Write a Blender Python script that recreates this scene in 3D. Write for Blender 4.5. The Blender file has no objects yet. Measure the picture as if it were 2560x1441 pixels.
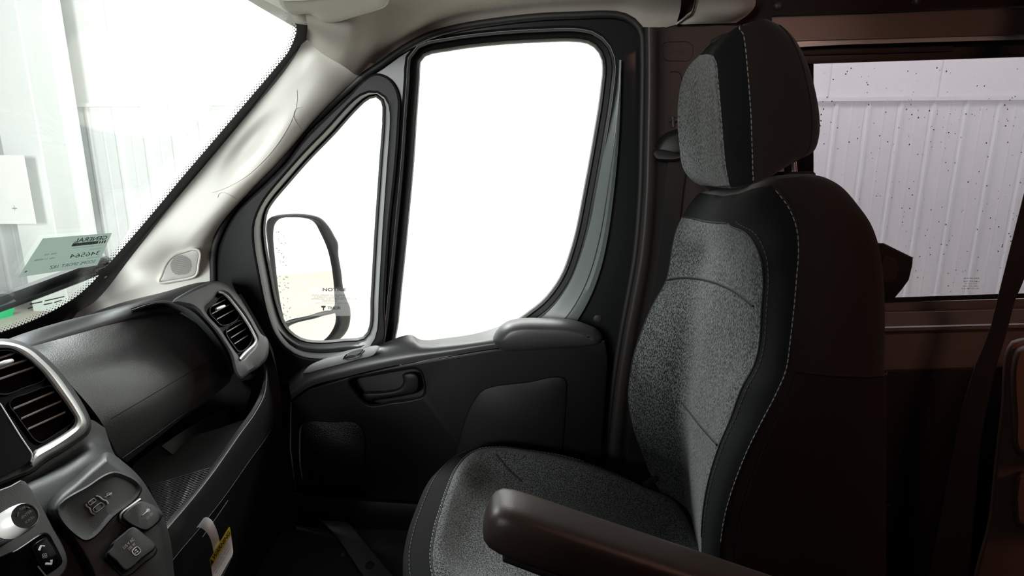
import bpy, bmesh, math, random
from mathutils import Vector, Matrix
from mathutils.bvhtree import BVHTree
random.seed(7)
SC = bpy.context.scene
COL = SC.collection

# ---------------------------------------------------------------- camera, world, lights, exposure
F_PX, CX, CY = 1300.0, 1280.0, 720.5
PITCH = math.radians(11.5)
CAM = Vector((0.0, 0.0, 1.30))
SP, CP = math.sin(PITCH), math.cos(PITCH)
cam_data = bpy.data.cameras.new('camera')
cam_data.sensor_width = 36.0
cam_data.sensor_fit = 'HORIZONTAL'
cam_data.lens = F_PX / 2560.0 * 36.0
cam_data.clip_start = 0.02
cam_data.clip_end = 200
cam = bpy.data.objects.new('camera', cam_data)
COL.objects.link(cam)
cam.location = CAM
cam.rotation_euler = (math.radians(90) - PITCH, 0, 0)
SC.camera = cam

world = bpy.data.worlds.new('hall_light')
SC.world = world
world.use_nodes = True
wb = world.node_tree.nodes['Background']
wb.inputs[0].default_value = (0.95, 0.98, 1.0, 1)
wb.inputs[1].default_value = 0.25

def area(name, loc, aim, sx, sy, power, color=(1, 1, 1)):
    l = bpy.data.lights.new(name, 'AREA')
    l.shape = 'RECTANGLE'; l.size = sx; l.size_y = sy; l.energy = power; l.color = color
    o = bpy.data.objects.new(name, l); COL.objects.link(o)
    o.location = loc
    o.rotation_euler = (Vector(aim) - Vector(loc)).to_track_quat('-Z', 'Y').to_euler()
    return o
# hall ceiling lamps (rows of tubes) over the bay, plus lights added to brighten dashboard, pillar and end wall
area('hall_wall_lamp_row', (1.2, 4.6, 6.2), (1.2, 7.0, 1.0), 12, 1.6, 640, (1.0, 0.99, 0.97))
area('dash_fill_light', (-1.3, 5.4, 5.6), (-0.5, 0.9, 1.0), 6.0, 0.9, 520, (1.0, 0.99, 0.97))  # added row, aimed to put a highlight on the dashboard lid
area('pillar_fill_light', (-2.0, -5.0, 1.9), (-0.7, 1.1, 1.25), 2.2, 2.4, 1850, (1.0, 0.985, 0.96))  # added light without any bay door, brightens the windshield pillar
area('front_ceiling_lamp_row', (-4.4, 4.0, 5.0), (-0.4, 0.8, 1.0), 4.6, 1.6, 760, (0.97, 0.99, 1.0))
area('end_wall_fill_light', (5.0, 1.0, 5.6), (8.0, 1.0, 2.0), 6.0, 1.2, 130, (1.0, 0.99, 0.97))  # added only to brighten the end wall behind the van
# warm lamp of the living area behind the camera
area('living_area_lamp', (1.15, 0.02, 1.70), (0.9, 0.7, 0.8), 0.4, 0.14, 2.3, (1.0, 0.50, 0.36))

SC.view_settings.view_transform = 'Standard'
SC.view_settings.look = 'None'
SC.view_settings.gamma = 1.0
SC.view_settings.use_curve_mapping = False
SC.view_settings.exposure = 0.0

# ---------------------------------------------------------------- geometry from sight lines
def ray(px, py):
    u = (px - CX) / F_PX; v = (py - CY) / F_PX
    return Vector((u, CP - v * SP, -SP - v * CP))
def P(px, py, Y):
    d = ray(px, py); return CAM + d * (Y / d.y)
def PX(px, py, X):
    d = ray(px, py); return CAM + d * (X / d.x)
def plane(p0, n):
    p0 = Vector(p0); n = Vector(n).normalized()
    def M(px, py, off=0.0):
        d = ray(px, py)
        q = p0 + n * off
        return CAM + d * ((q - CAM).dot(n) / d.dot(n))
    M.n = n; M.p0 = p0
    return M

# ---------------------------------------------------------------- curves
def _cr(p0, p1, p2, p3, t):
    t2 = t * t; t3 = t2 * t
    return ((p1 * 2) + (p2 - p0) * t + (p0 * 2 - p1 * 5 + p2 * 4 - p3) * t2 + (p1 * 3 - p0 - p2 * 3 + p3) * t3) * 0.5
def V(p):
    return Vector(p)
def dense(pts, closed, k=12):
    pts = [V(p) for p in pts]; n = len(pts); out = []
    for i in range(n if closed else n - 1):
        if closed:
            a, b, c, d = pts[(i - 1) % n], pts[i], pts[(i + 1) % n], pts[(i + 2) % n]
        else:
            b, c = pts[i], pts[i + 1]
            a = pts[i - 1] if i > 0 else b * 2 - c
            d = pts[i + 2] if i + 2 < n else c * 2 - b
        # keep tangents short where neighbours are unequally spaced
        L = (c - b).length + 1e-9
        m1 = (c - a); m2 = (d - b)
        l1 = (b - a).length + 1e-9; l2 = (d - c).length + 1e-9
        t1 = ((b - a) / l1 + (c - b) / L); t2 = ((c - b) / L + (d - c) / l2)
        t1 = t1 * 0.5 * L; t2 = t2 * 0.5 * L
        for j in range(k):
            t = j / k; h = t * t; q = h * t
            out.append(b * (2 * q - 3 * h + 1) + t1 * (q - 2 * h + t) + c * (-2 * q + 3 * h) + t2 * (q - h))
    if not closed: out.append(pts[-1].copy())
    return out
def resample(poly, n, closed):
    if closed: poly = poly + [poly[0]]
    acc = [0.0]
    for a, b in zip(poly, poly[1:]): acc.append(acc[-1] + (b - a).length)
    tot = acc[-1]; out = []; j = 0
    m = n if closed else n - 1
    for i in range(n):
        s = tot * i / m
        while j < len(acc) - 2 and acc[j + 1] < s: j += 1
        seg = acc[j + 1] - acc[j]
        t = 0 if seg < 1e-12 else (s - acc[j]) / seg
        out.append(poly[j].lerp(poly[j + 1], min(max(t, 0), 1)))
    return out
def cclosed(pts, n): return resample(dense(pts, True), n, True)
def copen(pts, n): return resample(dense(pts, False), n, False)
def smooth_idx(pts, k):       # k samples per control span: keeps correspondence of control points
    return dense(pts, False, k)
def smooth_idx_closed(pts, k): return dense(pts, True, k)
def offset2(loop, d):         # closed 2-D pixel loop moved outward by d (loop orientation independent)
    n = len(loop)
    area2 = sum(loop[i].x * loop[(i + 1) % n].y - loop[(i + 1) % n].x * loop[i].y for i in range(n))
    s = 1 if area2 > 0 else -1
    out = []
    for i in range(n):
        t = (loop[(i + 1) % n] - loop[i - 1])
        L = t.length + 1e-9
        out.append(Vector((loop[i].x + s * d * t.y / L, loop[i].y - s * d * t.x / L)))
    return out

# ---------------------------------------------------------------- meshes
MATS = {}
def link(name, me, mat, parent=None, smooth=True):
    if smooth:
        for p in me.polygons: p.use_smooth = True
    o = bpy.data.objects.new(name, me)
    COL.objects.link(o)
    if mat: me.materials.append(MATS[mat] if isinstance(mat, str) else mat)
    if parent is not None:
        o.parent = parent
        L = Vector((0, 0, 0)); q = parent
        while q is not None:
            L = L + q.location; q = q.parent
        o.location = -L if parent.parent is None else (0, 0, 0)
        if parent.parent is not None: o.location = (0, 0, 0)
    return o
def finish(bm, name, mat, parent=None, smooth=True, angle=40):
    bmesh.ops.recalc_face_normals(bm, faces=bm.faces[:])
    me = bpy.data.meshes.new(name)
    if smooth:
        for e in bm.edges:
            if len(e.link_faces) == 2 and e.calc_face_angle(0) > math.radians(angle): e.smooth = False
    bm.to_mesh(me); bm.free()
    return link(name, me, mat, parent, smooth)
def thing(name, label, cat, loc=(0, 0, 0), group=None, kind=None):
    o = bpy.data.objects.new(name, None); COL.objects.link(o); o.location = loc
    o.empty_display_size = 0.05
    if label: o['label'] = label
    if cat: o['category'] = cat
    if group: o['group'] = group
    if kind: o['kind'] = kind
    return o
def tag(o, label=None, cat=None, group=None, kind=None):
    if label: o['label'] = label
    if cat: o['category'] = cat
    if group: o['group'] = group
    if kind: o['kind'] = kind
    return o
def bm_grid(bm, pts, cu=False, cv=False):
    nv = len(pts); nu = len(pts[0])
    vs = [[bm.verts.new(p) for p in r] for r in pts]
    for j in range(nv if cv else nv - 1):
        for i in range(nu if cu else nu - 1):
            a, b, c, d = vs[j][i], vs[j][(i + 1) % nu], vs[(j + 1) % nv][(i + 1) % nu], vs[(j + 1) % nv][i]
            try: bm.faces.new((a, b, c, d))
            except ValueError: pass
    return vs
def grid_normals(pts):
    nv = len(pts); nu = len(pts[0]); out = []
    for j in range(nv):
        r = []
        for i in range(nu):
            du = pts[j][min(i + 1, nu - 1)] - pts[j][max(i - 1, 0)]
            dv = pts[min(j + 1, nv - 1)][i] - pts[max(j - 1, 0)][i]
            n = du.cross(dv)
            if n.length < 1e-12: n = Vector((0, -1, 0))
            n.normalize()
            if n.dot(CAM - pts[j][i]) < 0 and True: pass
            r.append(n)
        out.append(r)
    # one orientation for the sheet, towards the cabin
    s = sum(1 if out[j][i].dot(CAM - pts[j][i]) > 0 else -1 for j in range(nv) for i in range(nu))
    if s < 0: out = [[-n for n in r] for r in out]
    return out
def sample_grid(rows, ku, kv):
    rr = [smooth_idx([V(p) for p in r], ku) for r in rows]
    cols = [smooth_idx([r[i] for r in rr], kv) for i in range(len(rr[0]))]
    return [[cols[i][j] for i in range(len(cols))] for j in range(len(cols[0]))]
def sheet(name, rows, mat, parent=None, ku=6, kv=6, thick=0.004, smooth=True, linear=False, lift=0.0):
    pts = [[V(p) for p in r] for r in rows] if linear else sample_grid(rows, ku, kv)
    N = grid_normals(pts)
    if lift: pts = [[p + n * lift for p, n in zip(a, b)] for a, b in zip(pts, N)]
    bm = bmesh.new()
    f = bm_grid(bm, pts)
    b = bm_grid(bm, [[p - n * thick for p, n in zip(a, c)] for a, c in zip(pts, N)])
    nv, nu = len(pts), len(pts[0])
    for i in range(nu - 1):
        bm.faces.new((f[0][i], f[0][i + 1], b[0][i + 1], b[0][i]))
        bm.faces.new((f[-1][i], f[-1][i + 1], b[-1][i + 1], b[-1][i]))
    for j in range(nv - 1):
        bm.faces.new((f[j][0], f[j + 1][0], b[j + 1][0], b[j][0]))
        bm.faces.new((f[j][-1], f[j + 1][-1], b[j + 1][-1], b[j][-1]))
    return finish(bm, name, mat, parent, smooth)
def rings(name, loops, mat, parent=None, cap0=False, cap1=False, smooth=True, angle=40, close=False):
    bm = bmesh.new()
    vs = bm_grid(bm, loops, cu=True, cv=close)
    if cap0: bm.faces.new(vs[0])
    if cap1: bm.faces.new(vs[-1])
    return finish(bm, name, mat, parent, smooth, angle)
def plate(name, loop, M, o_front, o_back, mat, parent=None, holes=(), bev=0.0, bpx=0.0, smooth=True, angle=30):
    """flat piece with outline (pixels, closed) on plane M, faces at o_front / o_back; optional holes; edge rounded by bev (metres) / bpx (pixels)"""
    loop = [V(p).to_2d() for p in loop]; holes = [[V(p).to_2d() for p in h] for h in holes]
    bm = bmesh.new()
    def ringv(l, off): return [bm.verts.new(M(p.x, p.y, off)) for p in l]
    def wall(a, b):
        n = len(a)
        for i in range(n): bm.faces.new((a[i], a[(i + 1) % n], b[(i + 1) % n], b[i]))
    def edges(l):
        n = len(l); r = []
        for i in range(n):
            e = bm.edges.get((l[i], l[(i + 1) % n])) or bm.edges.new((l[i], l[(i + 1) % n])); r.append(e)
        return r
    fe, be = [], []
    for k, l in enumerate([loop] + list(holes)):
        b = ringv(l, o_back)
        if bev > 0:
            m = ringv(l, o_front - bev)
            s = -1 if k == 0 else 1
            m2 = ringv(offset2(l, s * bpx * 0.3), o_front - bev * 0.3)
            f = ringv(offset2(l, s * bpx), o_front)
            wall(b, m); wall(m, m2); wall(m2, f)
        else:
            f = ringv(l, o_front); wall(b, f)
        fe += edges(f); be += edges(b)
    bmesh.ops.triangle_fill(bm, use_beauty=True, use_dissolve=False, edges=fe, normal=M.n)
    bmesh.ops.triangle_fill(bm, use_beauty=True, use_dissolve=False, edges=be, normal=M.n)
    return finish(bm, name, mat, parent, smooth, angle)
def bm_tube(bm, pts, r, seg=8, flat=1.0, up=None, caps=True):
    n = len(pts); prev = None; ringsv = []
    for i in range(n):
        t = (pts[min(i + 1, n - 1)] - pts[max(i - 1, 0)]).normalized()
        if prev is None:
            a = up if up is not None else (Vector((0, 0, 1)) if abs(t.z) < 0.9 else Vector((1, 0, 0)))
        else: a = prev
        a = (a - t * a.dot(t))
        if a.length < 1e-6: a = t.orthogonal()
        a.normalize(); prev = a
        b = t.cross(a)
        rr = r[i] if isinstance(r, (list, tuple)) else r
        ringsv.append([bm.verts.new(pts[i] + a * (rr * math.cos(2 * math.pi * k / seg)) + b * (rr * flat * math.sin(2 * math.pi * k / seg))) for k in range(seg)])
    for j in range(n - 1):
        for k in range(seg):
            bm.faces.new((ringsv[j][k], ringsv[j][(k + 1) % seg], ringsv[j + 1][(k + 1) % seg], ringsv[j + 1][k]))
    if caps:
        bm.faces.new(ringsv[0]); bm.faces.new(ringsv[-1])
def tube(name, pts, r, mat, parent=None, seg=8, flat=1.0, up=None):
    bm = bmesh.new(); bm_tube(bm, [V(p) for p in pts], r, seg, flat, up)
    return finish(bm, name, mat, parent, True, 50)
def stitches(name, pts, parent, mat='thread', dash=0.0055, gap=0.003, r=0.0007):
    pts = [V(p) for p in pts]
    L = sum((b - a).length for a, b in zip(pts, pts[1:]))
    n = max(2, int(L / (dash + gap)))
    fine = resample(pts, n * 6 + 1, False)
    bm = bmesh.new()
    for i in range(n):
        a = fine[i * 6]; m = fine[i * 6 + 2]; c = fine[i * 6 + 4]
        bm_tube(bm, [a, m, c], [r * 0.6, r, r * 0.6], 5)
    o = finish(bm, name, mat, parent, True, 60)
    o['kind'] = 'stuff'
    return o
def box(name, lo, hi, mat, parent=None, bev=0.0, seg=3, M=None):
    bm = bmesh.new()
    bmesh.ops.create_cube(bm, size=1.0)
    lo = V(lo); hi = V(hi)
    for v in bm.verts:
        v.co = Vector((lo.x + (v.co.x + .5) * (hi.x - lo.x), lo.y + (v.co.y + .5) * (hi.y - lo.y), lo.z + (v.co.z + .5) * (hi.z - lo.z)))
    if bev > 0:
        bmesh.ops.bevel(bm, geom=bm.edges[:], offset=bev, segments=seg, profile=0.5, affect='EDGES')
    if M is not None: bmesh.ops.transform(bm, matrix=M, verts=bm.verts[:])
    return finish(bm, name, mat, parent, bev > 0, 40)
def dome(name, c, n, r, h, mat, parent=None, seg=16, rng=5, rim=0.0):
    c = V(c); n = V(n).normalized(); a = n.orthogonal().normalized(); b = n.cross(a)
    loops = []
    if rim: loops.append([c - n * rim + a * r * math.cos(2 * math.pi * k / seg) + b * r * math.sin(2 * math.pi * k / seg) for k in range(seg)])
    for j in range(rng):
        t = j / rng * math.pi / 2
        loops.append([c + n * (h * math.sin(t)) + (a * math.cos(2 * math.pi * k / seg) + b * math.sin(2 * math.pi * k / seg)) * (r * math.cos(t)) for k in range(seg)])
    return rings(name, loops, mat, parent, cap0=True, cap1=True, angle=60)
FONT = {}
def text(name, s, p0, p1, p2, mat, parent, thick=0.0004, bold=0.0):
    """lettering whose box has corners p0 (bottom-left), p1 (bottom-right), p2 (top-left)"""
    p0, p1, p2 = V(p0), V(p1), V(p2)
    cu = bpy.data.curves.new(name, 'FONT'); cu.body = s; cu.size = 1.0; cu.resolution_u = 3
    cu.fill_mode = 'FRONT'
    if bold: cu.offset = bold
    t = bpy.data.objects.new(name, cu); COL.objects.link(t)
    dg = bpy.context.evaluated_depsgraph_get()
    me = bpy.data.meshes.new_from_object(t.evaluated_get(dg))
    bpy.data.objects.remove(t); bpy.data.curves.remove(cu)
    xs = [v.co.x for v in me.vertices]; ys = [v.co.y for v in me.vertices]
    x0, x1, y0, y1 = min(xs), max(xs), min(ys), max(ys)
    ex = (p1 - p0) / (x1 - x0); ey = (p2 - p0) / (y1 - y0)
    nrm = (p1 - p0).cross(p2 - p0).normalized()
    if nrm.dot(CAM - p0) < 0: nrm = -nrm
    for v in me.vertices: v.co = p0 + ex * (v.co.x - x0) + ey * (v.co.y - y0) + nrm * thick
    me.materials.clear()
    o = link(name, me, mat, parent, False)
    return o
def ptext(name, s, M, a, b, c, off, mat, parent, bold=0.0):
    return text(name, s, M(a[0], a[1], off), M(b[0], b[1], off), M(c[0], c[1], off), mat, parent, bold=bold)
def L2(*pts): return [Vector(p) for p in pts]

def proj(p):
    d = p - CAM; z = d.y * CP - d.z * SP; x = d.x; y = -(d.z * CP + d.y * SP)
    return Vector((CX + F_PX * x / z, CY + F_PX * y / z))
def caster(grid, closed=False):
    """point on a built surface along a sight line, lifted off towards the viewer's side of the surface"""
    nv, nu = len(grid), len(grid[0])
    vs = [tuple(p) for r in grid for p in r]; fs = []
    for j in range(nv - 1):
        for i in range(nu if closed else nu - 1):
            k = (i + 1) % nu
            fs.append((j * nu + i, j * nu + k, (j + 1) * nu + k, (j + 1) * nu + i))
    t = BVHTree.FromPolygons(vs, fs)
    def f(px, py, off=0.0):
        d = ray(px, py).normalized()
        loc, n, i, dist = t.ray_cast(CAM, d)
        if loc is None:
            q = min((p for r in grid for p in r), key=lambda p: (proj(p) - Vector((px, py))).length)
            loc = P(px, py, q.y); n = -d
        if n.dot(d) > 0: n = -n
        return loc + n * off
    return f
# ---------------------------------------------------------------- materials
def mat(name, color, rough=0.5, metal=0.0, spec=0.5, coat=0.0, bump=0.0, bscale=400.0, var=0.0, vscale=6.0, sheen=0.0, btype='noise'):
    m = bpy.data.materials.new(name); m.use_nodes = True
    nt = m.node_tree; b = nt.nodes['Principled BSDF']
    b.inputs['Base Color'].default_value = (*color, 1)
    b.inputs['Roughness'].default_value = rough
    b.inputs['Metallic'].default_value = metal
    b.inputs['Specular IOR Level'].default_value = spec
    if coat: b.inputs['Coat Weight'].default_value = coat; b.inputs['Coat Roughness'].default_value = 0.05
    if sheen: b.inputs['Sheen Weight'].default_value = sheen; b.inputs['Sheen Roughness'].default_value = 0.5
    tc = nt.nodes.new('ShaderNodeTexCoord')
    if var:
        n = nt.nodes.new('ShaderNodeTexNoise'); n.inputs['Scale'].default_value = vscale; n.inputs['Detail'].default_value = 4
        nt.links.new(tc.outputs['Object'], n.inputs['Vector'])
        mx = nt.nodes.new('ShaderNodeMix'); mx.data_type = 'RGBA'
        mx.inputs['A'].default_value = (*[c * (1 - var) for c in color], 1)
        mx.inputs['B'].default_value = (*[min(1, c * (1 + var)) for c in color], 1)
        nt.links.new(n.outputs['Fac'], mx.inputs['Factor']); nt.links.new(mx.outputs['Result'], b.inputs['Base Color'])
    if bump:
        if btype == 'noise':
            n = nt.nodes.new('ShaderNodeTexNoise'); n.inputs['Detail'].default_value = 3
        else:
            n = nt.nodes.new('ShaderNodeTexVoronoi')
        n.inputs['Scale'].default_value = bscale
        nt.links.new(tc.outputs['Object'], n.inputs['Vector'])
        bp = nt.nodes.new('ShaderNodeBump'); bp.inputs['Strength'].default_value = bump; bp.inputs['Distance'].default_value = 0.001
        nt.links.new(n.outputs[0], bp.inputs['Height']); nt.links.new(bp.outputs['Normal'], b.inputs['Normal'])
    MATS[name] = m
    return m
def glass(name, tint=(1, 1, 1), refl=1.0):
    m = bpy.data.materials.new(name); m.use_nodes = True
    nt = m.node_tree; nt.nodes.clear()
    out = nt.nodes.new('ShaderNodeOutputMaterial'); mix = nt.nodes.new('ShaderNodeMixShader')
    tr = nt.nodes.new('ShaderNodeBsdfTransparent'); tr.inputs[0].default_value = (*tint, 1)
    gl = nt.nodes.new('ShaderNodeBsdfGlossy'); gl.inputs['Roughness'].default_value = 0.0
    gl.inputs[0].default_value = (refl, refl, refl, 1)
    fr = nt.nodes.new('ShaderNodeLayerWeight'); fr.inputs[0].default_value = 0.5
    pw = nt.nodes.new('ShaderNodeMath'); pw.operation = 'POWER'; pw.inputs[1].default_value = 5.0
    ma = nt.nodes.new('ShaderNodeMath'); ma.operation = 'MULTIPLY_ADD'; ma.inputs[1].default_value = 0.9; ma.inputs[2].default_value = 0.03
    nt.links.new(fr.outputs['Facing'], pw.inputs[0]); nt.links.new(pw.outputs[0], ma.inputs[0])
    nt.links.new(ma.outputs[0], mix.inputs[0]); nt.links.new(tr.outputs[0], mix.inputs[1]); nt.links.new(gl.outputs[0], mix.inputs[2])
    nt.links.new(mix.outputs[0], out.inputs[0])
    MATS[name] = m
def film(name, color, alpha, rough=0.6):
    m = bpy.data.materials.new(name); m.use_nodes = True
    nt = m.node_tree; nt.nodes.clear()
    out = nt.nodes.new('ShaderNodeOutputMaterial'); mix = nt.nodes.new('ShaderNodeMixShader')
    tr = nt.nodes.new('ShaderNodeBsdfTransparent')
    b = nt.nodes.new('ShaderNodeBsdfPrincipled'); b.inputs['Base Color'].default_value = (*color, 1); b.inputs['Roughness'].default_value = rough
    mix.inputs[0].default_value = alpha
    nt.links.new(tr.outputs[0], mix.inputs[1]); nt.links.new(b.outputs[0], mix.inputs[2]); nt.links.new(mix.outputs[0], out.inputs[0])
    MATS[name] = m
def paper_backlit(name, color, trans):
    m = bpy.data.materials.new(name); m.use_nodes = True
    nt = m.node_tree; nt.nodes.clear()
    out = nt.nodes.new('ShaderNodeOutputMaterial'); mix = nt.nodes.new('ShaderNodeMixShader')
    d = nt.nodes.new('ShaderNodeBsdfDiffuse'); d.inputs[0].default_value = (*color, 1)
    t = nt.nodes.new('ShaderNodeBsdfTranslucent'); t.inputs[0].default_value = (*color, 1)
    mix.inputs[0].default_value = trans
    nt.links.new(d.outputs[0], mix.inputs[1]); nt.links.new(t.outputs[0], mix.inputs[2]); nt.links.new(mix.outputs[0], out.inputs[0])
    MATS[name] = m
def melange(name, dark, light, scale=520.0, lo=0.45, hi=0.57, stretch=(1, 1, 0.45)):
    m = bpy.data.materials.new(name); m.use_nodes = True
    nt = m.node_tree; b = nt.nodes['Principled BSDF']
    b.inputs['Roughness'].default_value = 0.9; b.inputs['Specular IOR Level'].default_value = 0.2
    b.inputs['Sheen Weight'].default_value = 0.15
    tc = nt.nodes.new('ShaderNodeTexCoord'); mp = nt.nodes.new('ShaderNodeMapping'); mp.inputs['Scale'].default_value = stretch
    mp.inputs['Rotation'].default_value = (0.5, 0.6, 0.3)
    n = nt.nodes.new('ShaderNodeTexNoise'); n.inputs['Scale'].default_value = scale; n.inputs['Detail'].default_value = 2; n.inputs['Roughness'].default_value = 0.6
    r = nt.nodes.new('ShaderNodeValToRGB'); r.color_ramp.elements[0].position = lo; r.color_ramp.elements[0].color = (*dark, 1)
    r.color_ramp.elements[1].position = hi; r.color_ramp.elements[1].color = (*light, 1)
    bp = nt.nodes.new('ShaderNodeBump'); bp.inputs['Strength'].default_value = 0.5; bp.inputs['Distance'].default_value = 0.0015
    nt.links.new(tc.outputs['Object'], mp.inputs[0]); nt.links.new(mp.outputs[0], n.inputs['Vector'])
    nt.links.new(n.outputs['Fac'], r.inputs[0]); nt.links.new(r.outputs[0], b.inputs['Base Color'])
    nt.links.new(n.outputs['Fac'], bp.inputs['Height']); nt.links.new(bp.outputs[0], b.inputs['Normal'])
    MATS[name] = m

mat('dash_plastic', (0.055, 0.056, 0.058), 0.36, spec=1.0, bump=0.2, bscale=420, btype='voronoi')
mat('dash_grey', (0.045, 0.046, 0.049), 0.5, bump=0.2, bscale=600)
mat('black_plastic', (0.010, 0.010, 0.0105), 0.5, spec=0.4, bump=0.12, bscale=900)
mat('door_plastic', (0.0055, 0.0055, 0.006), 0.55, spec=0.22, bump=0.2, bscale=700)
mat('recess_black', (0.006, 0.006, 0.006), 0.7)
mat('piano_black', (0.004, 0.004, 0.005), 0.15, spec=0.04)
mat('rubber', (0.010, 0.010, 0.010), 0.6)
mat('black_paint', (0.012, 0.013, 0.014), 0.28, spec=0.22)
mat('grey_paint', (0.17, 0.175, 0.175), 0.5)
mat('chrome', (0.88, 0.87, 0.86), 0.32, metal=0.6)
mat('satin', (0.55, 0.55, 0.55), 0.3, metal=1.0)
mat('slat', (0.06, 0.06, 0.065), 0.25)
mat('white_print', (0.75, 0.75, 0.75), 0.6)
mat('grey_print', (0.35, 0.35, 0.35), 0.6)
mat('black_print', (0.02, 0.02, 0.02), 0.6)
mat('green_print', (0.10, 0.16, 0.15), 0.7)
mat('ivory_trim', (0.80, 0.785, 0.74), 0.7, spec=0.25, bump=0.05, bscale=900)
mat('ivory_grille', (0.80, 0.79, 0.76), 0.5)
mat('headliner', (0.40, 0.375, 0.33), 0.9, bump=0.4, bscale=900, var=0.04, vscale=60)
mat('visor_vinyl', (0.52, 0.50, 0.44), 0.7, bump=0.1, bscale=700)
mat('dark_fabric', (0.010, 0.010, 0.0105), 0.9, spec=0.15, bump=0.4, bscale=1100)
mat('side_fabric', (0.021, 0.016, 0.0145), 0.9, spec=0.2, sheen=0.15, bump=0.4, bscale=1000)  # brown tint of the warm light put into the base colour
mat('carpet', (0.035, 0.027, 0.025), 0.95, spec=0.1, bump=0.8, bscale=500, var=0.3, vscale=300)
melange('melange_fabric', (0.012, 0.013, 0.014), (0.15, 0.16, 0.16))
mat('thread', (0.30, 0.31, 0.30), 0.7)
mat('arm_vinyl', (0.030, 0.021, 0.018), 0.42, bump=0.2, bscale=900)
mat('webbing', (0.016, 0.015, 0.015), 0.8, bump=0.5, bscale=600)
mat('taupe_metal', (0.17, 0.135, 0.115), 0.32, spec=0.6, var=0.06, vscale=9)
mat('dark_metal', (0.035, 0.03, 0.028), 0.45)
mat('brown_leather', (0.17, 0.085, 0.06), 0.5, bump=0.3, bscale=350, btype='voronoi')
mat('dark_panel', (0.022, 0.018, 0.017), 0.6, bump=0.2, bscale=700)
mat('floor_rubber', (0.014, 0.014, 0.014), 0.7, bump=0.4, bscale=500)
mat('step_plastic', (0.055, 0.06, 0.065), 0.5, bump=0.2, bscale=900)
mat('tag_white', (0.95, 0.95, 0.96), 0.6)
mat('tag_yellow', (0.80, 0.66, 0.03), 0.6)
mat('hall_panel', (0.82, 0.84, 0.84), 0.6)
mat('hall_liner', (0.84, 0.85, 0.83), 0.85, var=0.02, vscale=2)
mat('hall_steel', (0.80, 0.82, 0.81), 0.5)
mat('concrete', (0.52, 0.48, 0.42), 0.6, var=0.10, vscale=1.6, bump=0.2, bscale=40)
mat('board_white', (0.88, 0.88, 0.87), 0.6)
mat('green_plastic', (0.03, 0.62, 0.24), 0.4)
mat('box_grey', (0.60, 0.61, 0.61), 0.5)
mat('van_white', (0.62, 0.63, 0.64), 0.25, coat=0.5)
mat('hook_pink', (0.42, 0.24, 0.20), 0.45)
mat('mirror', (0.93, 0.94, 0.94), 0.0, metal=1.0)
mat('slat_glint', (0.92, 0.93, 0.95), 0.4)  # white put into the slat edges in place of window reflections
mat('lip_plastic', (0.035, 0.036, 0.038), 0.35, bump=0.3, bscale=700)
mat('side_lower', (0.018, 0.014, 0.013), 0.75, spec=0.25, bump=0.3, bscale=1000)
mat('thread_dark', (0.10, 0.10, 0.10), 0.7)
mat('lip_highlight', (0.22, 0.22, 0.23), 0.3)  # pale grey stands in for the highlight along the tray lip
mat('wiper_lit_grey', (0.50, 0.50, 0.51), 0.5)  # light from outside put into the grey of a dark wiper
mat('ledge_plastic', (0.030, 0.030, 0.031), 0.42, bump=0.25, bscale=700)
mat('pillar_plastic', (0.030, 0.026, 0.025), 0.5, bump=0.15, bscale=900)
mat('speaker_mesh', (0.007, 0.007, 0.007), 0.5, spec=0.3, bump=1.0, bscale=260, btype='voronoi')
mat('flange_sheen', (0.10, 0.115, 0.115), 0.35)  # reflection on the black flange put into a lighter base colour
mat('drop_water', (0.25, 0.24, 0.26), 0.1)
glass('clear_glass', (0.96, 0.98, 0.97))
glass('windshield_glass', (0.82, 0.85, 0.845))
glass('privacy_glass', (0.50, 0.48, 0.51))
film('frit_dots', (0.02, 0.02, 0.02), 0.42)
film('clear_film', (0.8, 0.8, 0.8), 0.10, 0.3)
film('etch_print', (0.05, 0.05, 0.05), 0.5)
film('etch_print_dark', (0.03, 0.03, 0.03), 0.8)
paper_backlit('sticker_paper', (0.56, 0.62, 0.58), 0.6)

# ================================================================ THE HALL OUTSIDE
GZ = -0.50                       # hall floor below the cab floor
S_YAW = 0.05                     # the hall wall runs slightly off the van's axis
wdir = Vector((1, -S_YAW, 0)).normalized(); wn = Vector((-S_YAW, -1, 0)).normalized()
W0 = Vector((0, 8.0, 0))
def wallp(s, z, off=0.0): return W0 + wdir * s + Vector((0, 0, z)) + wn * off
def wall_box(name, s0, s1, z0, z1, o0, o1, m, parent=None, bev=0.0):
    bm = bmesh.new()
    bmesh.ops.create_cube(bm, size=1.0)
    for v in bm.verts:
        v.co = wallp(s0 + (v.co.x + .5) * (s1 - s0), z0 + (v.co.z + .5) * (z1 - z0), o0 + (v.co.y + .5) * (o1 - o0))
    if bev: bmesh.ops.bevel(bm, geom=bm.edges[:], offset=bev, segments=2, profile=0.5, affect='EDGES')
    return finish(bm, name, m, parent, bool(bev))
floor_hall = box('ground', (-16, -9, GZ - 0.1), (8.6, 8.9, GZ), 'concrete'); floor_hall['kind'] = 'structure'
floor_hall['label'] = 'pale beige concrete floor of the hall outside the van'
wall_far = wall_box('wall_far', -16, 8.6, GZ, 7.5, -0.2, -0.03, 'hall_liner'); wall_far['kind'] = 'structure'
wall_far['label'] = 'bright white hall wall with ribbed metal panels below'
we = box('wall_back', (8.6, -9, GZ), (8.8, 8.6, 7.5), 'hall_liner'); we['kind'] = 'structure'; we['label'] = 'white end wall of the hall behind the van'
PZ = 2.42
RIB = 0.445
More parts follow.
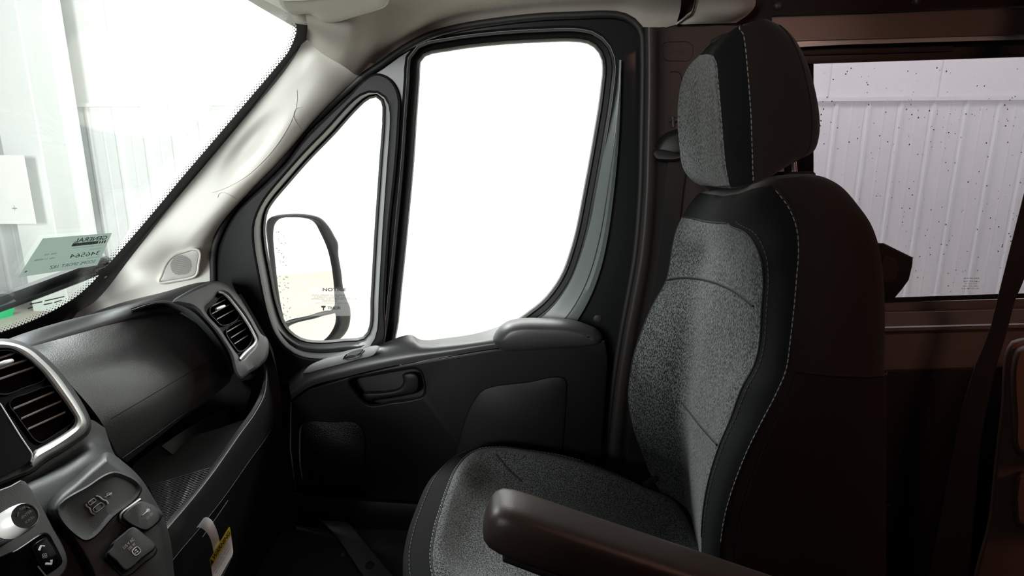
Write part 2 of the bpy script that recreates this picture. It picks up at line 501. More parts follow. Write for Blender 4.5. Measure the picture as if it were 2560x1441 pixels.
# ribbed steel wainscot, one panel between two ribs each
def rib_panel_mesh():
    bm = bmesh.new()
    prof = [(0, 0.006), (0.025, 0.006), (0.037, 0.032), (0.067, 0.032), (0.08, 0.006), (0.25, 0.006), (0.26, 0.009), (0.28, 0.009), (0.29, 0.006), (RIB - 0.002, 0.006)]
    rows = [[wallp(a, z, b) - W0 for a, b in prof] for z in (GZ, PZ)]
    back = [[wallp(a, z, -0.02) - W0 for a, b in (prof[0], prof[-1])] for z in (GZ, PZ)]
    f = bm_grid(bm, rows)
    bm.faces.new([v for v in f[1]] + [bm.verts.new(back[1][1]), bm.verts.new(back[1][0])])
    bmesh.ops.recalc_face_normals(bm, faces=bm.faces[:])
    me = bpy.data.meshes.new('wall_panel'); bm.to_mesh(me); bm.free()
    me.materials.append(MATS['hall_panel'])
    return me
rp = rib_panel_mesh()
for k in range(-24, 19):
    o = bpy.data.objects.new('wall_panel', rp); COL.objects.link(o); o.parent = wall_far
    o.location = wallp(k * RIB + 0.12, 0)
wall_box('wall_rail', -12, 8.6, PZ, PZ + 0.05, -0.02, 0.07, 'hall_panel', wall_far)
for k in range(-8, 5):           # liner sheets above the rail
    wall_box('liner_sheet', k * 1.5 + 0.012, (k + 1) * 1.5 - 0.012, PZ + 0.06, 4.7, -0.03, -0.012, 'hall_liner', wall_far)
wall_box('wall_girt', -14, 8.6, 4.75, 5.0, -0.03, 0.22, 'hall_steel', wall_far)
# steel column in front of the wall at the left
ca = P(50, 300, 7.2)
col = thing('steel_column', 'white steel column standing against the ribbed hall wall', 'column', (ca.x, 7.2, GZ), kind='structure')
box('column_flange', (ca.x - 0.30, 7.20, GZ), (ca.x + 0.20, 7.23, 5.6), 'hall_steel', col)
box('column_web', (ca.x - 0.06, 7.23, GZ), (ca.x - 0.04, 7.9, 5.6), 'hall_steel', col)
box('column_flange', (ca.x - 0.30, 7.9, GZ), (ca.x + 0.20, 7.93, 5.6), 'hall_steel', col)
# white board on posts of the wall, left of the column
def hall_px_box(name, x0, y0, x1, y1, Y, t, m, parent=None):
    a = P(x0, y0, Y); b = P(x1, y1, Y)
    return box(name, (min(a.x, b.x), Y, min(a.z, b.z)), (max(a.x, b.x), Y + t, max(a.z, b.z)), m, parent)
bd = thing('notice_board', 'blank white board with a tiny mark beside the hall column', 'board', tuple(P(-40, 560, 6.9)))
hall_px_box('board_face', -260, 388, 86, 560, 6.9, 0.03, 'board_white', bd)
hall_px_box('cross_mark', 30, 520, 42, 522, 6.895, 0.004, 'grey_print', bd)
hall_px_box('cross_mark', 35, 514, 37, 527, 6.895, 0.004, 'grey_print', bd)
# wall outlet with its conduit, seen through the quarter window
wo = thing('wall_outlet', 'small grey electrical outlet with thin conduit on the hall wall', 'outlet', tuple(P(840, 556, 7.9)))
hall_px_box('outlet_box', 829, 532, 852, 556, 7.88, 0.1, 'box_grey', wo)
hall_px_box('outlet_face', 835, 538, 846, 550, 7.872, 0.01, 'board_white', wo)
hall_px_box('conduit', 832, 262, 836, 532, 7.93, 0.04, 'box_grey', wo)
# green bin on the hall floor
g0 = P(33, 833, 7.0) + Vector((0.16, 0, 0))
gb = thing('storage_bin', 'bright green plastic bin on the hall floor ahead of the van', 'bin', (g0.x - 0.5, 6.2, GZ))
bz = P(30, 775, 6.2).z
def tub(x0, x1, y0, y1, z0, z1, tap, m, name, parent, open_top=True):
    loops = []
    def rect(e, z): return [Vector((x0 - e, y0 - e, z)), Vector((x1 + e, y0 - e, z)), Vector((x1 + e, y1 + e, z)), Vector((x0 - e, y1 + e, z))]
    loops = [rect(-tap, z0), rect(0, z1), rect(-0.02, z1), rect(-tap - 0.02, z0 + 0.03)]
    return rings(name, loops, m, parent, True, True, False)
tub(g0.x - 1.0, g0.x, 6.2, 7.0, GZ, bz, 0.06, 'green_plastic', 'bin_body', gb)
tub(g0.x - 1.04, g0.x + 0.03, 6.16, 7.04, bz - 0.07, bz - 0.02, 0.0, 'green_plastic', 'bin_rim', gb)

# ================================================================ THE VAN: shell
DOOR = plane((0, 1.255, 0.95), (0, -1, -0.105))      # passenger door, leaning in towards the top
SKIN = plane((0, 1.345, 0.95), (0, -1, -0.105))      # outer skin of the passenger side
RW = plane((0, 1.33, 0.95), (0, -1, 0))              # passenger side wall behind the door
door_edge = [(560, 1500), (548, 1300), (540, 1000), (534, 760), (533, 690), (534, 625), (545, 590), (561, 556), (589, 514), (648, 459), (704, 402), (749, 341), (810, 280), (858, 234), (910, 189), (949, 164), (1004, 125), (1073, 89), (1157, 67), (1240, 54), (1350, 42), (1450, 38), (1520, 36), (1555, 40), (1583, 54), (1602, 78), (1606, 130), (1606, 240), (1604, 340), (1600, 486), (1587, 640), (1567, 755), (1552, 835), (1533, 957), (1520, 1070), (1508, 1200), (1500, 1500)]
quarter = [(940, 244), (953, 256), (955, 290), (948, 400), (936, 574), (926, 747), (921, 822), (910, 840), (860, 847), (787, 851), (752, 844), (718, 816), (697, 764), (679, 678), (667, 612), (664, 575), (666, 549), (671, 528), (683, 508), (718, 466), (776, 400), (838, 336), (893, 275), (921, 250)]
mainw = [(1052, 156), (1057, 146), (1127, 128), (1238, 114), (1349, 107), (1446, 106), (1473, 112), (1493, 128), (1503, 150), (1505, 175), (1501, 214), (1496, 256), (1484, 330), (1471, 405), (1457, 480), (1439, 573), (1425, 625), (1408, 674), (1387, 712), (1356, 750), (1321, 778), (1290, 800), (1235, 825), (1150, 850), (1050, 870), (993, 880), (998, 800), (1017, 610), (1036, 405), (1043, 298), (1051, 185)]
rearw = [(1960, 120), (2100, 112), (2300, 106), (2560, 99), (2900, 88), (2900, 752), (2560, 762), (2230, 772), (1960, 780)]
qloop = cclosed(L2(*quarter), 96); mloop = cclosed(L2(*mainw), 120)
skin_outer = L2((250, 1560), (150, 900), (330, 560), (560, 300), (850, 60), (1200, -60), (1700, -80), (3000, -120), (3000, 1560))
skin = plate('wall_right_skin', skin_outer, SKIN, 0.0, -0.012, 'van_white', None, holes=[offset2(qloop, 10), offset2(mloop, 8), L2(*rearw)], smooth=False)
skin.name = 'wall_right'; skin['kind'] = 'structure'; skin['label'] = 'outer body side of the van'
# front bulkhead, floor, roof skin, driver side and rear of the living area (behind the camera)
fl = box('floor', (-1.15, -0.62, -0.05), (2.6, 1.34, 0.0), 'floor_rubber'); fl['kind'] = 'structure'; fl['label'] = 'black rubber floor of the van cab'
wf = box('wall_front', (-1.20, -0.62, -0.05), (-1.12, 1.30, 0.93), 'black_plastic'); wf['kind'] = 'structure'
rf = box('ceiling_roof', (-0.36, -0.62, 1.80), (2.6, 1.34, 1.84), 'van_white'); rf.name = 'ceiling'; rf['kind'] = 'structure'; rf['label'] = 'roof of the van over the cab and living area'
wr = box('wall_rear', (2.6, -0.62, -0.05), (2.66, 1.34, 1.84), 'dark_panel'); wr['kind'] = 'structure'
bm = bmesh.new()
def wl(x0, x1, z0, z1):
    r = bmesh.ops.create_cube(bm, size=1.0)['verts']
    for v in r: v.co = Vector((x0 + (v.co.x + .5) * (x1 - x0), -0.66 + (v.co.y + .5) * 0.05, z0 + (v.co.z + .5) * (z1 - z0)))
wl(-1.2, 2.66, -0.05, 0.92); wl(-0.86, 2.66, 0.92, 1.10); wl(-0.74, 2.66, 1.10, 1.22); wl(-0.62, 2.66, 1.22, 1.34); wl(-0.50, 2.66, 1.34, 1.46); wl(-0.38, 2.66, 1.46, 1.84)  # driver window left out so the wall keeps side light off the seat
wlo = finish(bm, 'wall_left', 'dark_panel', None, False); wlo['kind'] = 'structure'; wlo['label'] = 'dark driver side of the van with its window walled up to block light'

# ---------------------------------------------------------------- windshield
WS = plane((-0.899, 1.15, 1.105), (0.448, 0, -0.49))
wsn = WS.n; wsu = Vector((0.49, 0, 0.448)).normalized()
def WSP(s, Y, off=0.0): return Vector((-0.899, Y, 1.105)) + wsu * s + wsn * off
win = thing('window_1', 'large raked windshield with black printed border', None, (-1.03, 0.3, 0.98), kind='structure')
bm = bmesh.new()
bm_grid(bm, [[WSP(s, y, o) for y in (-0.60, 1.26)] for s, o in ((-0.22, 0), (0.76, 0), (0.76, -0.005), (-0.22, -0.005))], cv=True)
finish(bm, 'pane', 'windshield_glass', win, False)
clear_edge = [(742, 60), (741, 84), (735, 102), (722, 130), (700, 158), (612, 262), (527, 362), (450, 452), (411, 500), (333, 592), (275, 658), (255, 681), (228, 711), (194, 741), (139, 775), (69, 808), (0, 833), (-150, 886), (-420, 980)]
trim_edge = [(775, 60), (765, 90), (752, 122), (730, 160), (712, 178), (640, 262), (556, 362), (481, 452), (440, 500), (382, 575), (330, 640), (298, 684), (275, 716), (240, 752), (205, 782), (150, 815), (90, 842), (-100, 905), (-400, 1010)]
ce = copen(L2(*clear_edge), 140); te = copen(L2(*[(x + 12, y + 6) for x, y in trim_edge]), 140)
sheet('frit_band', [[WS(p.x, p.y, 0.003) for p in ce], [WS(p.x, p.y, 0.003) for p in te]], 'recess_black', win, linear=True, thick=0.0008)
# dotted fade of the printed border: real dots
bm = bmesh.new()
n = 0
for row in range(3):
    r0 = (1.9, 1.5, 1.1)[row]
    ln = resample(ce, 330, False)
    for i in range(row % 2, 326, 2):
        p = ln[i]; t = (ln[min(i + 2, 329)] - ln[max(i - 2, 0)]).normalized()
        q = Vector((p.x - abs(t.y) * (2.2 + row * 4.2), p.y - abs(t.x) * (2.2 + row * 4.2)))
        if q.x < -20: continue
        vs = [bm.verts.new(WS(q.x + r0 * math.cos(a * math.pi / 3), q.y + r0 * math.sin(a * math.pi / 3), 0.003)) for a in range(6)]
        bm.faces.new(vs)
o = finish(bm, 'frit_dot', 'recess_black', win, False); o['kind'] = 'stuff'
dome('rain_sensor_dot', WS(264, 693, 0.004), wsn, 0.0035, 0.001, 'tag_white', win, 10, 3)
# printed glass marks low on the windshield (reversed, too small to read)
for i, (a, b) in enumerate((((75, 761), (105, 755)), ((112, 753), (160, 742)), ((110, 762), (130, 758)), ((136, 757), (154, 751)), ((82, 768), (70, 772)))):
    tube('glass_mark', [WS(*a, 0.004), WS(*b, 0.004)], 0.0011, 'etch_print_dark', win, 4)

# wiper lying outside on the glass
wp = thing('windshield_wiper', 'windshield wiper blade in painted-on lit grey resting outside low on the glass', 'wiper', tuple(WS(130, 715, -0.03)))
ax = [(-120, 800), (-20, 766), (60, 738), (150, 705), (220, 678), (270, 655)]
def wip(off_px, off): return copen([WS(x + off_px * 0.33, y + off_px, off) for x, y in ax], 40)
sheet('spoiler', [wip(-15, -0.012), wip(-9, -0.030), wip(2, -0.032), wip(4, -0.020)], 'wiper_lit_grey', wp, linear=True, thick=0.006)
tube('blade_spine', wip(6, -0.020), 0.0065, 'black_plastic', wp, 6)
tube('rubber_edge', wip(14, -0.010), 0.0050, 'black_paint', wp, 6)
sheet('end_cap', [[WS(232, 652, -0.012), WS(250, 645, -0.012), WS(262, 646, -0.012), WS(273, 654, -0.012)], [WS(236, 666, -0.035), WS(252, 660, -0.035), WS(264, 656, -0.035), WS(276, 657, -0.035)], [WS(238, 676, -0.018), WS(254, 669, -0.018), WS(266, 663, -0.018), WS(277, 660, -0.018)]], 'wiper_lit_grey', wp, 4, 4, 0.006)
sheet('clip', [[WS(-60, 745, -0.012), WS(-10, 738, -0.012), WS(17, 735, -0.012), WS(32, 742, -0.012)], [WS(-60, 766, -0.040), WS(-10, 757, -0.040), WS(20, 748, -0.040), WS(35, 745, -0.036)], [WS(-60, 785, -0.018), WS(-10, 768, -0.018), WS(20, 757, -0.018), WS(36, 749, -0.018)]], 'wiper_lit_grey', wp, 4, 4, 0.006)

# ---------------------------------------------------------------- dealer sheet stuck inside the windshield
st = thing('windshield_sticker', 'pale green stock sheet with reversed lettering stuck on the windshield', 'sticker', tuple(WS(160, 640, 0.004)))
sc = [Vector((45, 694)), Vector((243, 664)), Vector((280, 583)), Vector((107, 597))]   # bl, br, tr, tl
def SK(a, b, off):       # a: left..right, b: bottom..top on the sheet
    lo = sc[0].lerp(sc[1], a); hi = sc[3].lerp(sc[2], a); q = lo.lerp(hi, b)
    return WS(q.x, q.y, off)
sheet('paper', [[SK(a, b, 0.004) for a in (0, .25, .5, .75, 1)] for b in (0, .5, 1)], 'sticker_paper', st, linear=True, thick=0.0004)
def sk_text(s, a0, a1, b0, b1, m='green_print', bold=0.0):   # reads from behind: mirrored
    return text('lettering', s, SK(a1, b0, 0.0047), SK(a0, b0, 0.0047), SK(a1, b1, 0.0047), m, st, bold=bold)
sk_text('GENERAL', 0.50, 0.955, 0.81, 0.935, bold=0.02)
sheet('printed_bar', [[SK(a, b, 0.0047) for a in (0.50, 0.86)] for b in (0.70, 0.785)], 'green_print', st, linear=True, thick=0.0002, smooth=False)
text('lettering', 'RV CENTER', SK(0.83, 0.715, 0.0051), SK(0.54, 0.715, 0.0051), SK(0.83, 0.77, 0.0051), 'sticker_paper', st, bold=0.01)
for a in (0.875, 0.91, 0.945):
    sheet('printed_bar', [[SK(x, b, 0.0047) for x in (a, a + 0.02)] for b in (0.70, 0.785)], 'green_print', st, linear=True, thick=0.0002, smooth=False)
sk_text('www.generalrv.com', 0.53, 0.93, 0.635, 0.665)
sk_text('STOCK #', 0.79, 0.95, 0.54, 0.565)
sk_text('346564', 0.56, 0.95, 0.35, 0.475)
sk_text('MODEL', 0.80, 0.97, 0.27, 0.29)
sk_text('SCOPE SPORT 18Z', 0.36, 0.945, 0.11, 0.20)
sk_text('YEAR  2025', 0.17, 0.34, 0.53, 0.57)
sk_text('VIN  11149296', 0.08, 0.35, 0.40, 0.45)
dome('pin_hole', SK(0.06, 0.13, 0.0046), wsn, 0.0025, 0.0005, 'grey_print', st, 8, 2)

# ---------------------------------------------------------------- A-pillar trim with tweeter grille
def D(px, py, off=0.0): return DOOR(px, py, off)
pil = thing('trim_1', 'ivory plastic trim of the windshield pillar with round speaker grille', None, tuple(D(540, 760)), kind='structure')
def pil_row(L, R, mids, yl, bulge):
    # L: on the windshield edge (pixel), R: at the door edge (pixel)
    a = P(L[0], L[1], yl); b = D(R[0], R[1], -0.004)
    out = [a]
    for (mx, my), bl in zip(mids, bulge):
        t = (mx - L[0]) / (R[0] - L[0])
        y = a.y * (1 - t) + b.y * t - bl
        out.append(P(mx, my, y))
    out.append(b)
    return out
rows = [
    pil_row((120, 880), (560, 820), ((210, 865), (310, 850), (400, 840), (490, 828)), 1.175, (.012, .02, .02, .012)),
    pil_row((150, 815), (536, 712), ((235, 785), (320, 760), (395, 742), (475, 722)), 1.170, (.012, .022, .024, .016)),
    pil_row((240, 752), (535, 630), ((290, 730), (350, 708), (415, 685), (485, 655)), 1.160, (.012, .024, .028, .022)),
    pil_row((330, 640), (558, 560), ((375, 634), (425, 622), (475, 606), (525, 585)), 1.145, (.010, .024, .032, .026)),
    pil_row((435, 506), (646, 462), ((475, 508), (520, 506), (568, 498), (612, 482)), 1.128, (.010, .021, .030, .022)),
    pil_row((530, 394), (704, 404), ((566, 400), (602, 408), (640, 412), (678, 412)), 1.112, (.010, .020, .029, .022)),
    pil_row((622, 284), (808, 283), ((650, 292), (685, 302), (722, 308), (768, 302)), 1.095, (.009, .019, .028, .022)),
    pil_row((712, 178), (868, 226), ((735, 194), (752, 204), (785, 222), (828, 234)), 1.075, (.008, .013, .020, .014)),
    pil_row((750, 118), (900, 200), ((765, 130), (785, 150), (815, 172), (855, 192)), 1.062, (.004, .012, .016, .010)),
    pil_row((765, 75), (935, 160), ((790, 92), (820, 112), (850, 132), (890, 150)), 1.055, (.0, .002, .0, .0)),
]
pgrid = sample_grid(rows, 8, 8)
# sculpted grab recess: press the surface back inside an oval
N = grid_normals(pgrid)
def press(grid, nrm, c, ax, ang, depth, soft=0.45):
    ca_, sa_ = math.cos(math.radians(ang)), math.sin(math.radians(ang))
    for j in range(len(grid)):
        for i in range(len(grid[0])):
            q = proj(grid[j][i]) - Vector(c)
            u = (q.x * ca_ + q.y * sa_) / ax[0]; v = (-q.x * sa_ + q.y * ca_) / ax[1]
            r = (abs(u) ** 2.4 + abs(v) ** 2.4) ** (1 / 2.4)
            t = min(max((1 - r) / soft, 0), 1); t = t * t * (3 - 2 * t)
            grid[j][i] = grid[j][i] - nrm[j][i] * depth * t
press(pgrid, N, (632, 372), (135, 46), -50, 0.009, 0.7)
sheet('pillar_cover', pgrid, 'ivory_trim', pil, linear=True, thick=0.003)
pil_pt = caster(pgrid)
TW = plane(tuple(pil_pt(450, 665)), tuple(grid_normals([[pil_pt(400, 700), pil_pt(490, 690)], [pil_pt(430, 640), pil_pt(495, 635)]])[0][0]))
tw = L2((398, 705), (404, 690), (414, 665), (426, 648), (440, 638), (460, 631), (485, 625), (495, 627), (499, 634), (496, 660), (492, 684), (488, 690), (480, 694), (440, 702))
twl = cclosed(tw, 64)
plate('grille_bezel', offset2(twl, 4), TW, 0.008, -0.012, 'ivory_trim', pil, holes=[offset2(twl, -3)], bev=0.003, bpx=3)
gr = plate('speaker_grille', offset2(twl, -3), TW, 0.008, -0.008, 'ivory_grille', pil, bev=0.002, bpx=3)
gr['label'] = 'white perforated speaker grille'
bm = bmesh.new()
for r in range(22):
    for c in range(24):
        q = Vector((423 + c * 2.55 + (r % 2) * 1.27, 640 + r * 2.35 - c * 0.28))
        e = ((q.x - 453) / 27) ** 2 + ((q.y - 664) / 25.5) ** 2
        if e < 1:
            vs = [bm.verts.new(TW(q.x + 0.8 * math.cos(a * math.pi / 3), q.y + 0.8 * math.sin(a * math.pi / 3), 0.0084)) for a in range(6)]
            bm.faces.new(vs)
o = finish(bm, 'grille_hole', 'dark_metal', gr, False); o['kind'] = 'stuff'
# screw caps and seam lines of the pillar cover (thin grooves)
def groove(name, pts, parent, getter, r=0.0006, m='dark_metal', off=0.0005):
    ps = copen(L2(*pts), 18)
    return tube(name, [getter(p.x, p.y, off) for p in ps], r, m, parent, 5)
groove('cap_seam', [(752, 268), (742, 270), (734, 282), (736, 298), (744, 312), (755, 324)], pil, pil_pt, 0.0005, 'visor_vinyl')
groove('cap_seam', [(544, 494), (548, 484), (558, 481), (570, 485), (582, 492), (592, 500)], pil, pil_pt, 0.0005, 'visor_vinyl')
groove('cover_seam', [(742, 225), (743, 250), (735, 285), (700, 350), (660, 400), (610, 445), (560, 472), (530, 482)], pil, pil_pt, 0.0004, 'visor_vinyl')

# ---------------------------------------------------------------- headliner
hl = thing('ceiling_lining', None, None, (0, 0.5, 1.7), kind='structure')
hl.name = 'ceiling_headliner'; hl['label'] = 'taupe fabric headliner over the cab doors'
base = [(765, 96), (800, 130), (850, 160), (912, 188), (1004, 125), (1080, 88), (1157, 67), (1240, 54), (1350, 42), (1450, 38), (1520, 36), (1560, 42), (1602, 78), (1690, 62)]
yb = [1.058, 1.07, 1.095] + [None] * 11
r0 = [P(x, y, yy) if yy else D(x, y, -0.012) for (x, y), yy in zip(base, yb)]
r1px = [(768, 76), (812, 106), (868, 132), (930, 150), (1012, 98), (1086, 62), (1160, 42), (1242, 30), (1350, 18), (1450, 13), (1520, 11), (1562, 12), (1612, 30), (1700, 28)]
r1 = [P(x, y, p.y - 0.022) for (x, y), p in zip(r1px, r0)]
r2px = [(765, 45), (820, 65), (885, 82), (945, 92), (1020, 55), (1090, 22), (1163, 5), (1243, -8), (1350, -20), (1450, -25), (1520, -27), (1566, -26), (1620, -18), (1706, -20)]
r2 = [P(x, y, p.y - 0.085) for (x, y), p in zip(r2px, r0)]
r3 = [Vector((p.x * 0.97, 0.86, 1.665 + 0.02 * (i > 3))) for i, p in enumerate(r2)]
r4 = [Vector((p.x * 0.97, 0.45, 1.745)) for p in r2]
r5 = [Vector((p.x * 0.97, -0.62, 1.76)) for p in r2]
sheet('lining', [r0, r1, r2, r3, r4, r5], 'headliner', hl, 4, 8, 0.004)
# header above the windshield (front edge of the lining)
hs = [(1.075, -0.412, 1.580), (1.02, -0.432, 1.588), (0.96, -0.458, 1.600), (0.75, -0.50, 1.63), (0.4, -0.53, 1.65), (0.0, -0.54, 1.66), (-0.62, -0.50, 1.65)]
rows = []
for y, x, z in hs:
    k = 1.0 if y < 1.05 else 0.6
    rows.append([Vector((x - 0.01, y, z + 0.05)), Vector((x - 0.004, y, z + 0.018)), Vector((x + 0.012, y, z + 0.002)), Vector((x + 0.05 * k, y, z + 0.000)), Vector((x + 0.10 * k, y, z + 0.012)), Vector((x + 0.17 * k, y, z + 0.04)), Vector((x + 0.26 * k, y, z + 0.10))])
sheet('windshield_header', rows, 'headliner', hl, 5, 6, 0.004)
# folded shelf end behind the door, ivory like the pillar
rows = [[P(1690, 61, 1.19), P(1712, 45, 1.18), P(1729, 32, 1.165), P(1738, 8, 1.14), P(1742, -30, 1.09)],
        [P(1740, 60, 1.19), P(1760, 48, 1.175), P(1782, 32, 1.155), P(1800, 5, 1.13), P(1808, -35, 1.08)],
        [P(1800, 59, 1.20), P(1822, 50, 1.185), P(1842, 34, 1.16), P(1858, 5, 1.135), P(1864, -35, 1.08)],
        [P(1840, 57, 1.21), P(1866, 40, 1.195), P(1885, 20, 1.175), P(1890, -8, 1.14), P(1894, -35, 1.09)]]
sh = sheet('shelf_end', rows, 'visor_vinyl', hl, 5, 5, 0.006)
tube('shelf_edge', copen([P(1690, 62, 1.186), P(1712, 46, 1.176), P(1729, 33, 1.16), P(1738, 8, 1.135), P(1742, -30, 1.085)], 30), 0.0028, 'satin', hl, 6)

# ---------------------------------------------------------------- sun visor folded up
VS = plane((-0.31, 0.98, 1.578), (-0.10, -0.22, -1.0))
vl = L2((520, -78), (600, -34), (660, 0), (700, 21), (722, 33), (738, 37), (760, 35), (776, 36), (790, 45), (806, 56), (822, 59), (850, 53), (900, 38), (945, 25), (962, 18), (972, 6), (975, -30), (978, -110), (700, -150))
sv = thing('sun_visor', 'folded ivory sun visor above the windshield corner', 'sun visor', tuple(VS(800, 0)))
plate('visor_body', resample(dense(vl, True, 6), 120, True), VS, 0.010, -0.012, 'visor_vinyl', sv, bev=0.007, bpx=9)
plate('vanity_mirror', cclosed(L2((690, -40), (700, -2), (735, 2), (800, -4), (850, -20), (850, -60), (760, -80)), 40), VS, 0.012, 0.004, 'satin', sv)

# ================================================================ PASSENGER DOOR
def offset_var(loop, fn):
    n = len(loop)
    area2 = sum(loop[i].x * loop[(i + 1) % n].y - loop[(i + 1) % n].x * loop[i].y for i in range(n))
    s = 1 if area2 > 0 else -1
    out = []
    for i in range(n):
        t = (loop[(i + 2) % n] - loop[i - 2]); L = t.length + 1e-9
        nx, ny = s * t.y / L, -s * t.x / L
        d = fn(nx, ny)
        out.append(Vector((loop[i].x + nx * d, loop[i].y + ny * d)))
    for _ in range(2):
        out = [(out[i - 1] + out[i] * 2 + out[(i + 1) % n]) / 4 for i in range(n)]
    return out
def pillow(name, loop, M, o0, o1, px, m, parent, steps=5, cap=True):
    loops = []
    for k in range(steps + 1):
        t = k / steps * math.pi / 2
        l = offset2(loop, -px * (1 - math.cos(t)))
        loops.append([M(p.x, p.y, o0 + (o1 - o0) * math.sin(t)) for p in l])
    loops.insert(0, [M(p.x, p.y, o0 - 0.01) for p in loop])
    bm = bmesh.new(); vs = bm_grid(bm, loops, cu=True)
    last = vs[-1]
    es = [bm.edges.get((last[i], last[(i + 1) % len(last)])) for i in range(len(last))]
    bmesh.ops.triangle_fill(bm, use_beauty=True, edges=es, normal=M.n)
    return finish(bm, name, m, parent, True, 50)
door = thing('door_1', 'black passenger door with window, armrest and pull handle', None, tuple(D(1050, 1300)), kind='structure')
dl = copen(L2(*door_edge), 160)
dloop = dl + L2((1500, 1560), (560, 1560))
frame = plate('door_frame', offset2(dl[8:] and dl, -3) if False else [Vector((p.x, p.y)) for p in dl], DOOR, 0.0, -0.075, 'black_paint', door, holes=[offset2(qloop, 20), offset2(mloop, 32)], bev=0.012, bpx=9)
# rubber seal round the door opening
tube('door_seal', [D(p.x, p.y, 0.006) for p in offset2(dl, 0)[2:-2]], 0.0075, 'rubber', door, 8)
# quarter window surround
qt = L2((552, 965), (548, 860), (544, 700), (546, 636), (572, 562), (602, 518), (658, 466), (714, 410), (759, 350), (820, 288), (868, 242), (905, 203), (932, 184), (952, 184), (974, 195), (991, 217), (1000, 250), (999, 290), (992, 400), (974, 574), (962, 760), (957, 862), (860, 892), (790, 918), (740, 950), (640, 965))
qtl = resample(dense(qt, True, 8), 140, True)
qw = offset_var(qloop, lambda nx, ny: 20 + 26 * max(0.0, ny) ** 2 + 10 * max(0.0, -nx) * (1 if ny > -0.2 else 0.3))
plate('quarter_trim', qtl, DOOR, 0.016, -0.01, 'door_plastic', door, holes=[qw], bev=0.008, bpx=6)
q10 = offset2(qloop, 9)
mid = [(a * 0.45 + b * 0.55) for a, b in zip(qw, q10)]
mid = [(a * 0.5 + b * 0.5) for a, b in zip(qw, q10)]
rings('window_reveal', [[D(p.x, p.y, 0.014) for p in qw], [D(p.x, p.y, 0.012) for p in [(a * 0.9 + b * 0.1) for a, b in zip(qw, q10)]], [D(p.x, p.y, -0.006) for p in mid], [D(p.x, p.y, -0.030) for p in q10]], 'grey_paint', door)
rings('window_rubber', [[D(p.x, p.y, -0.030) for p in offset2(qloop, 10)], [D(p.x, p.y, -0.024) for p in offset2(qloop, 6)], [D(p.x, p.y, -0.032) for p in offset2(qloop, 1)], [D(p.x, p.y, -0.060) for p in qloop]], 'rubber', door)
gq = plate('quarter_pane', offset2(qloop, 6), DOOR, -0.050, -0.054, 'clear_glass', door, smooth=False)
# main window: channel, seal and pane
rings('window_channel', [[D(p.x, p.y, 0.001) for p in offset2(mloop, 33)], [D(p.x, p.y, -0.004) for p in offset2(mloop, 28)], [D(p.x, p.y, -0.028) for p in offset2(mloop, 24)], [D(p.x, p.y, -0.032) for p in offset2(mloop, 13)]], 'door_plastic', door)
rings('window_seal', [[D(p.x, p.y, -0.034) for p in offset2(mloop, 14)], [D(p.x, p.y, -0.024) for p in offset2(mloop, 9)], [D(p.x, p.y, -0.030) for p in offset2(mloop, 3)], [D(p.x, p.y, -0.072) for p in mloop]], 'rubber', door)
plate('door_pane', offset2(mloop, 6), DOOR, -0.058, -0.062, 'clear_glass', door, smooth=False)
# flange curving down the rear of the window, grey-green colour painting its reflection
fi = [(1548, 150), (1541, 230), (1526, 310), (1506, 400), (1491, 480), (1474, 563), (1453, 636), (1429, 698), (1394, 754), (1350, 800)]
fo = [(1552, 150), (1552, 230), (1549, 320), (1543, 400), (1532, 504), (1520, 590), (1503, 668), (1479, 736), (1443, 802), (1420, 830)]
a = copen(L2(*fi), 40); b = copen(L2(*fo), 40)
rowsf = []
for t, o_ in ((0, 0.001), (0.25, 0.008), (0.55, 0.018), (0.8, 0.024), (1.0, 0.020)):
    rowsf.append([D(p.x * (1 - t) + q.x * t, p.y * (1 - t) + q.y * t, o_) for p, q in zip(a, b)])
fo_ = sheet('window_flange', rowsf, 'flange_sheen' if 'flange_sheen' in MATS else 'black_paint', door, linear=True, thick=0.003)
for t in (0.62, 0.86):
    tube('flange_line', [D(p.x * (1 - t) + q.x * t, p.y * (1 - t) + q.y * t, 0.0215) for p, q in zip(a, b)], 0.0012, 'black_paint', door, 5)
dome('screw_plug', D(1494, 798, 0.003), DOOR.n, 0.011, 0.003, 'rubber', door, 16, 3)
# upper ledge
led = [
    ((720, 952), (756, 921), (857, 880), (955, 859), (1028, 838), (1050, 849), (1120, 845), (1195, 833), (1262, 812)),
    ((722, 960), (763, 928), (862, 891), (958, 871), (1034, 858), (1055, 862), (1122, 857), (1198, 847), (1264, 834)),
    ((724, 972), (768, 942), (866, 912), (962, 891), (1039, 878), (1060, 876), (1125, 868), (1200, 857), (1266, 848)),
    ((726, 985), (771, 955), (868, 928), (965, 906), (1043, 891), (1063, 888), (1128, 879), (1203, 866), (1268, 857)),
    ((728, 1000), (774, 968), (870, 941), (967, 918), (1047, 903), (1066, 899), (1130, 889), (1206, 876), (1270, 867))]
lo = (0.010, 0.045, 0.066, 0.073, 0.070)
sheet('door_ledge', [[D(x, y, o_) for x, y in r] for r, o_ in zip(led, lo)], 'ledge_plastic', door, 6, 6, 0.006)
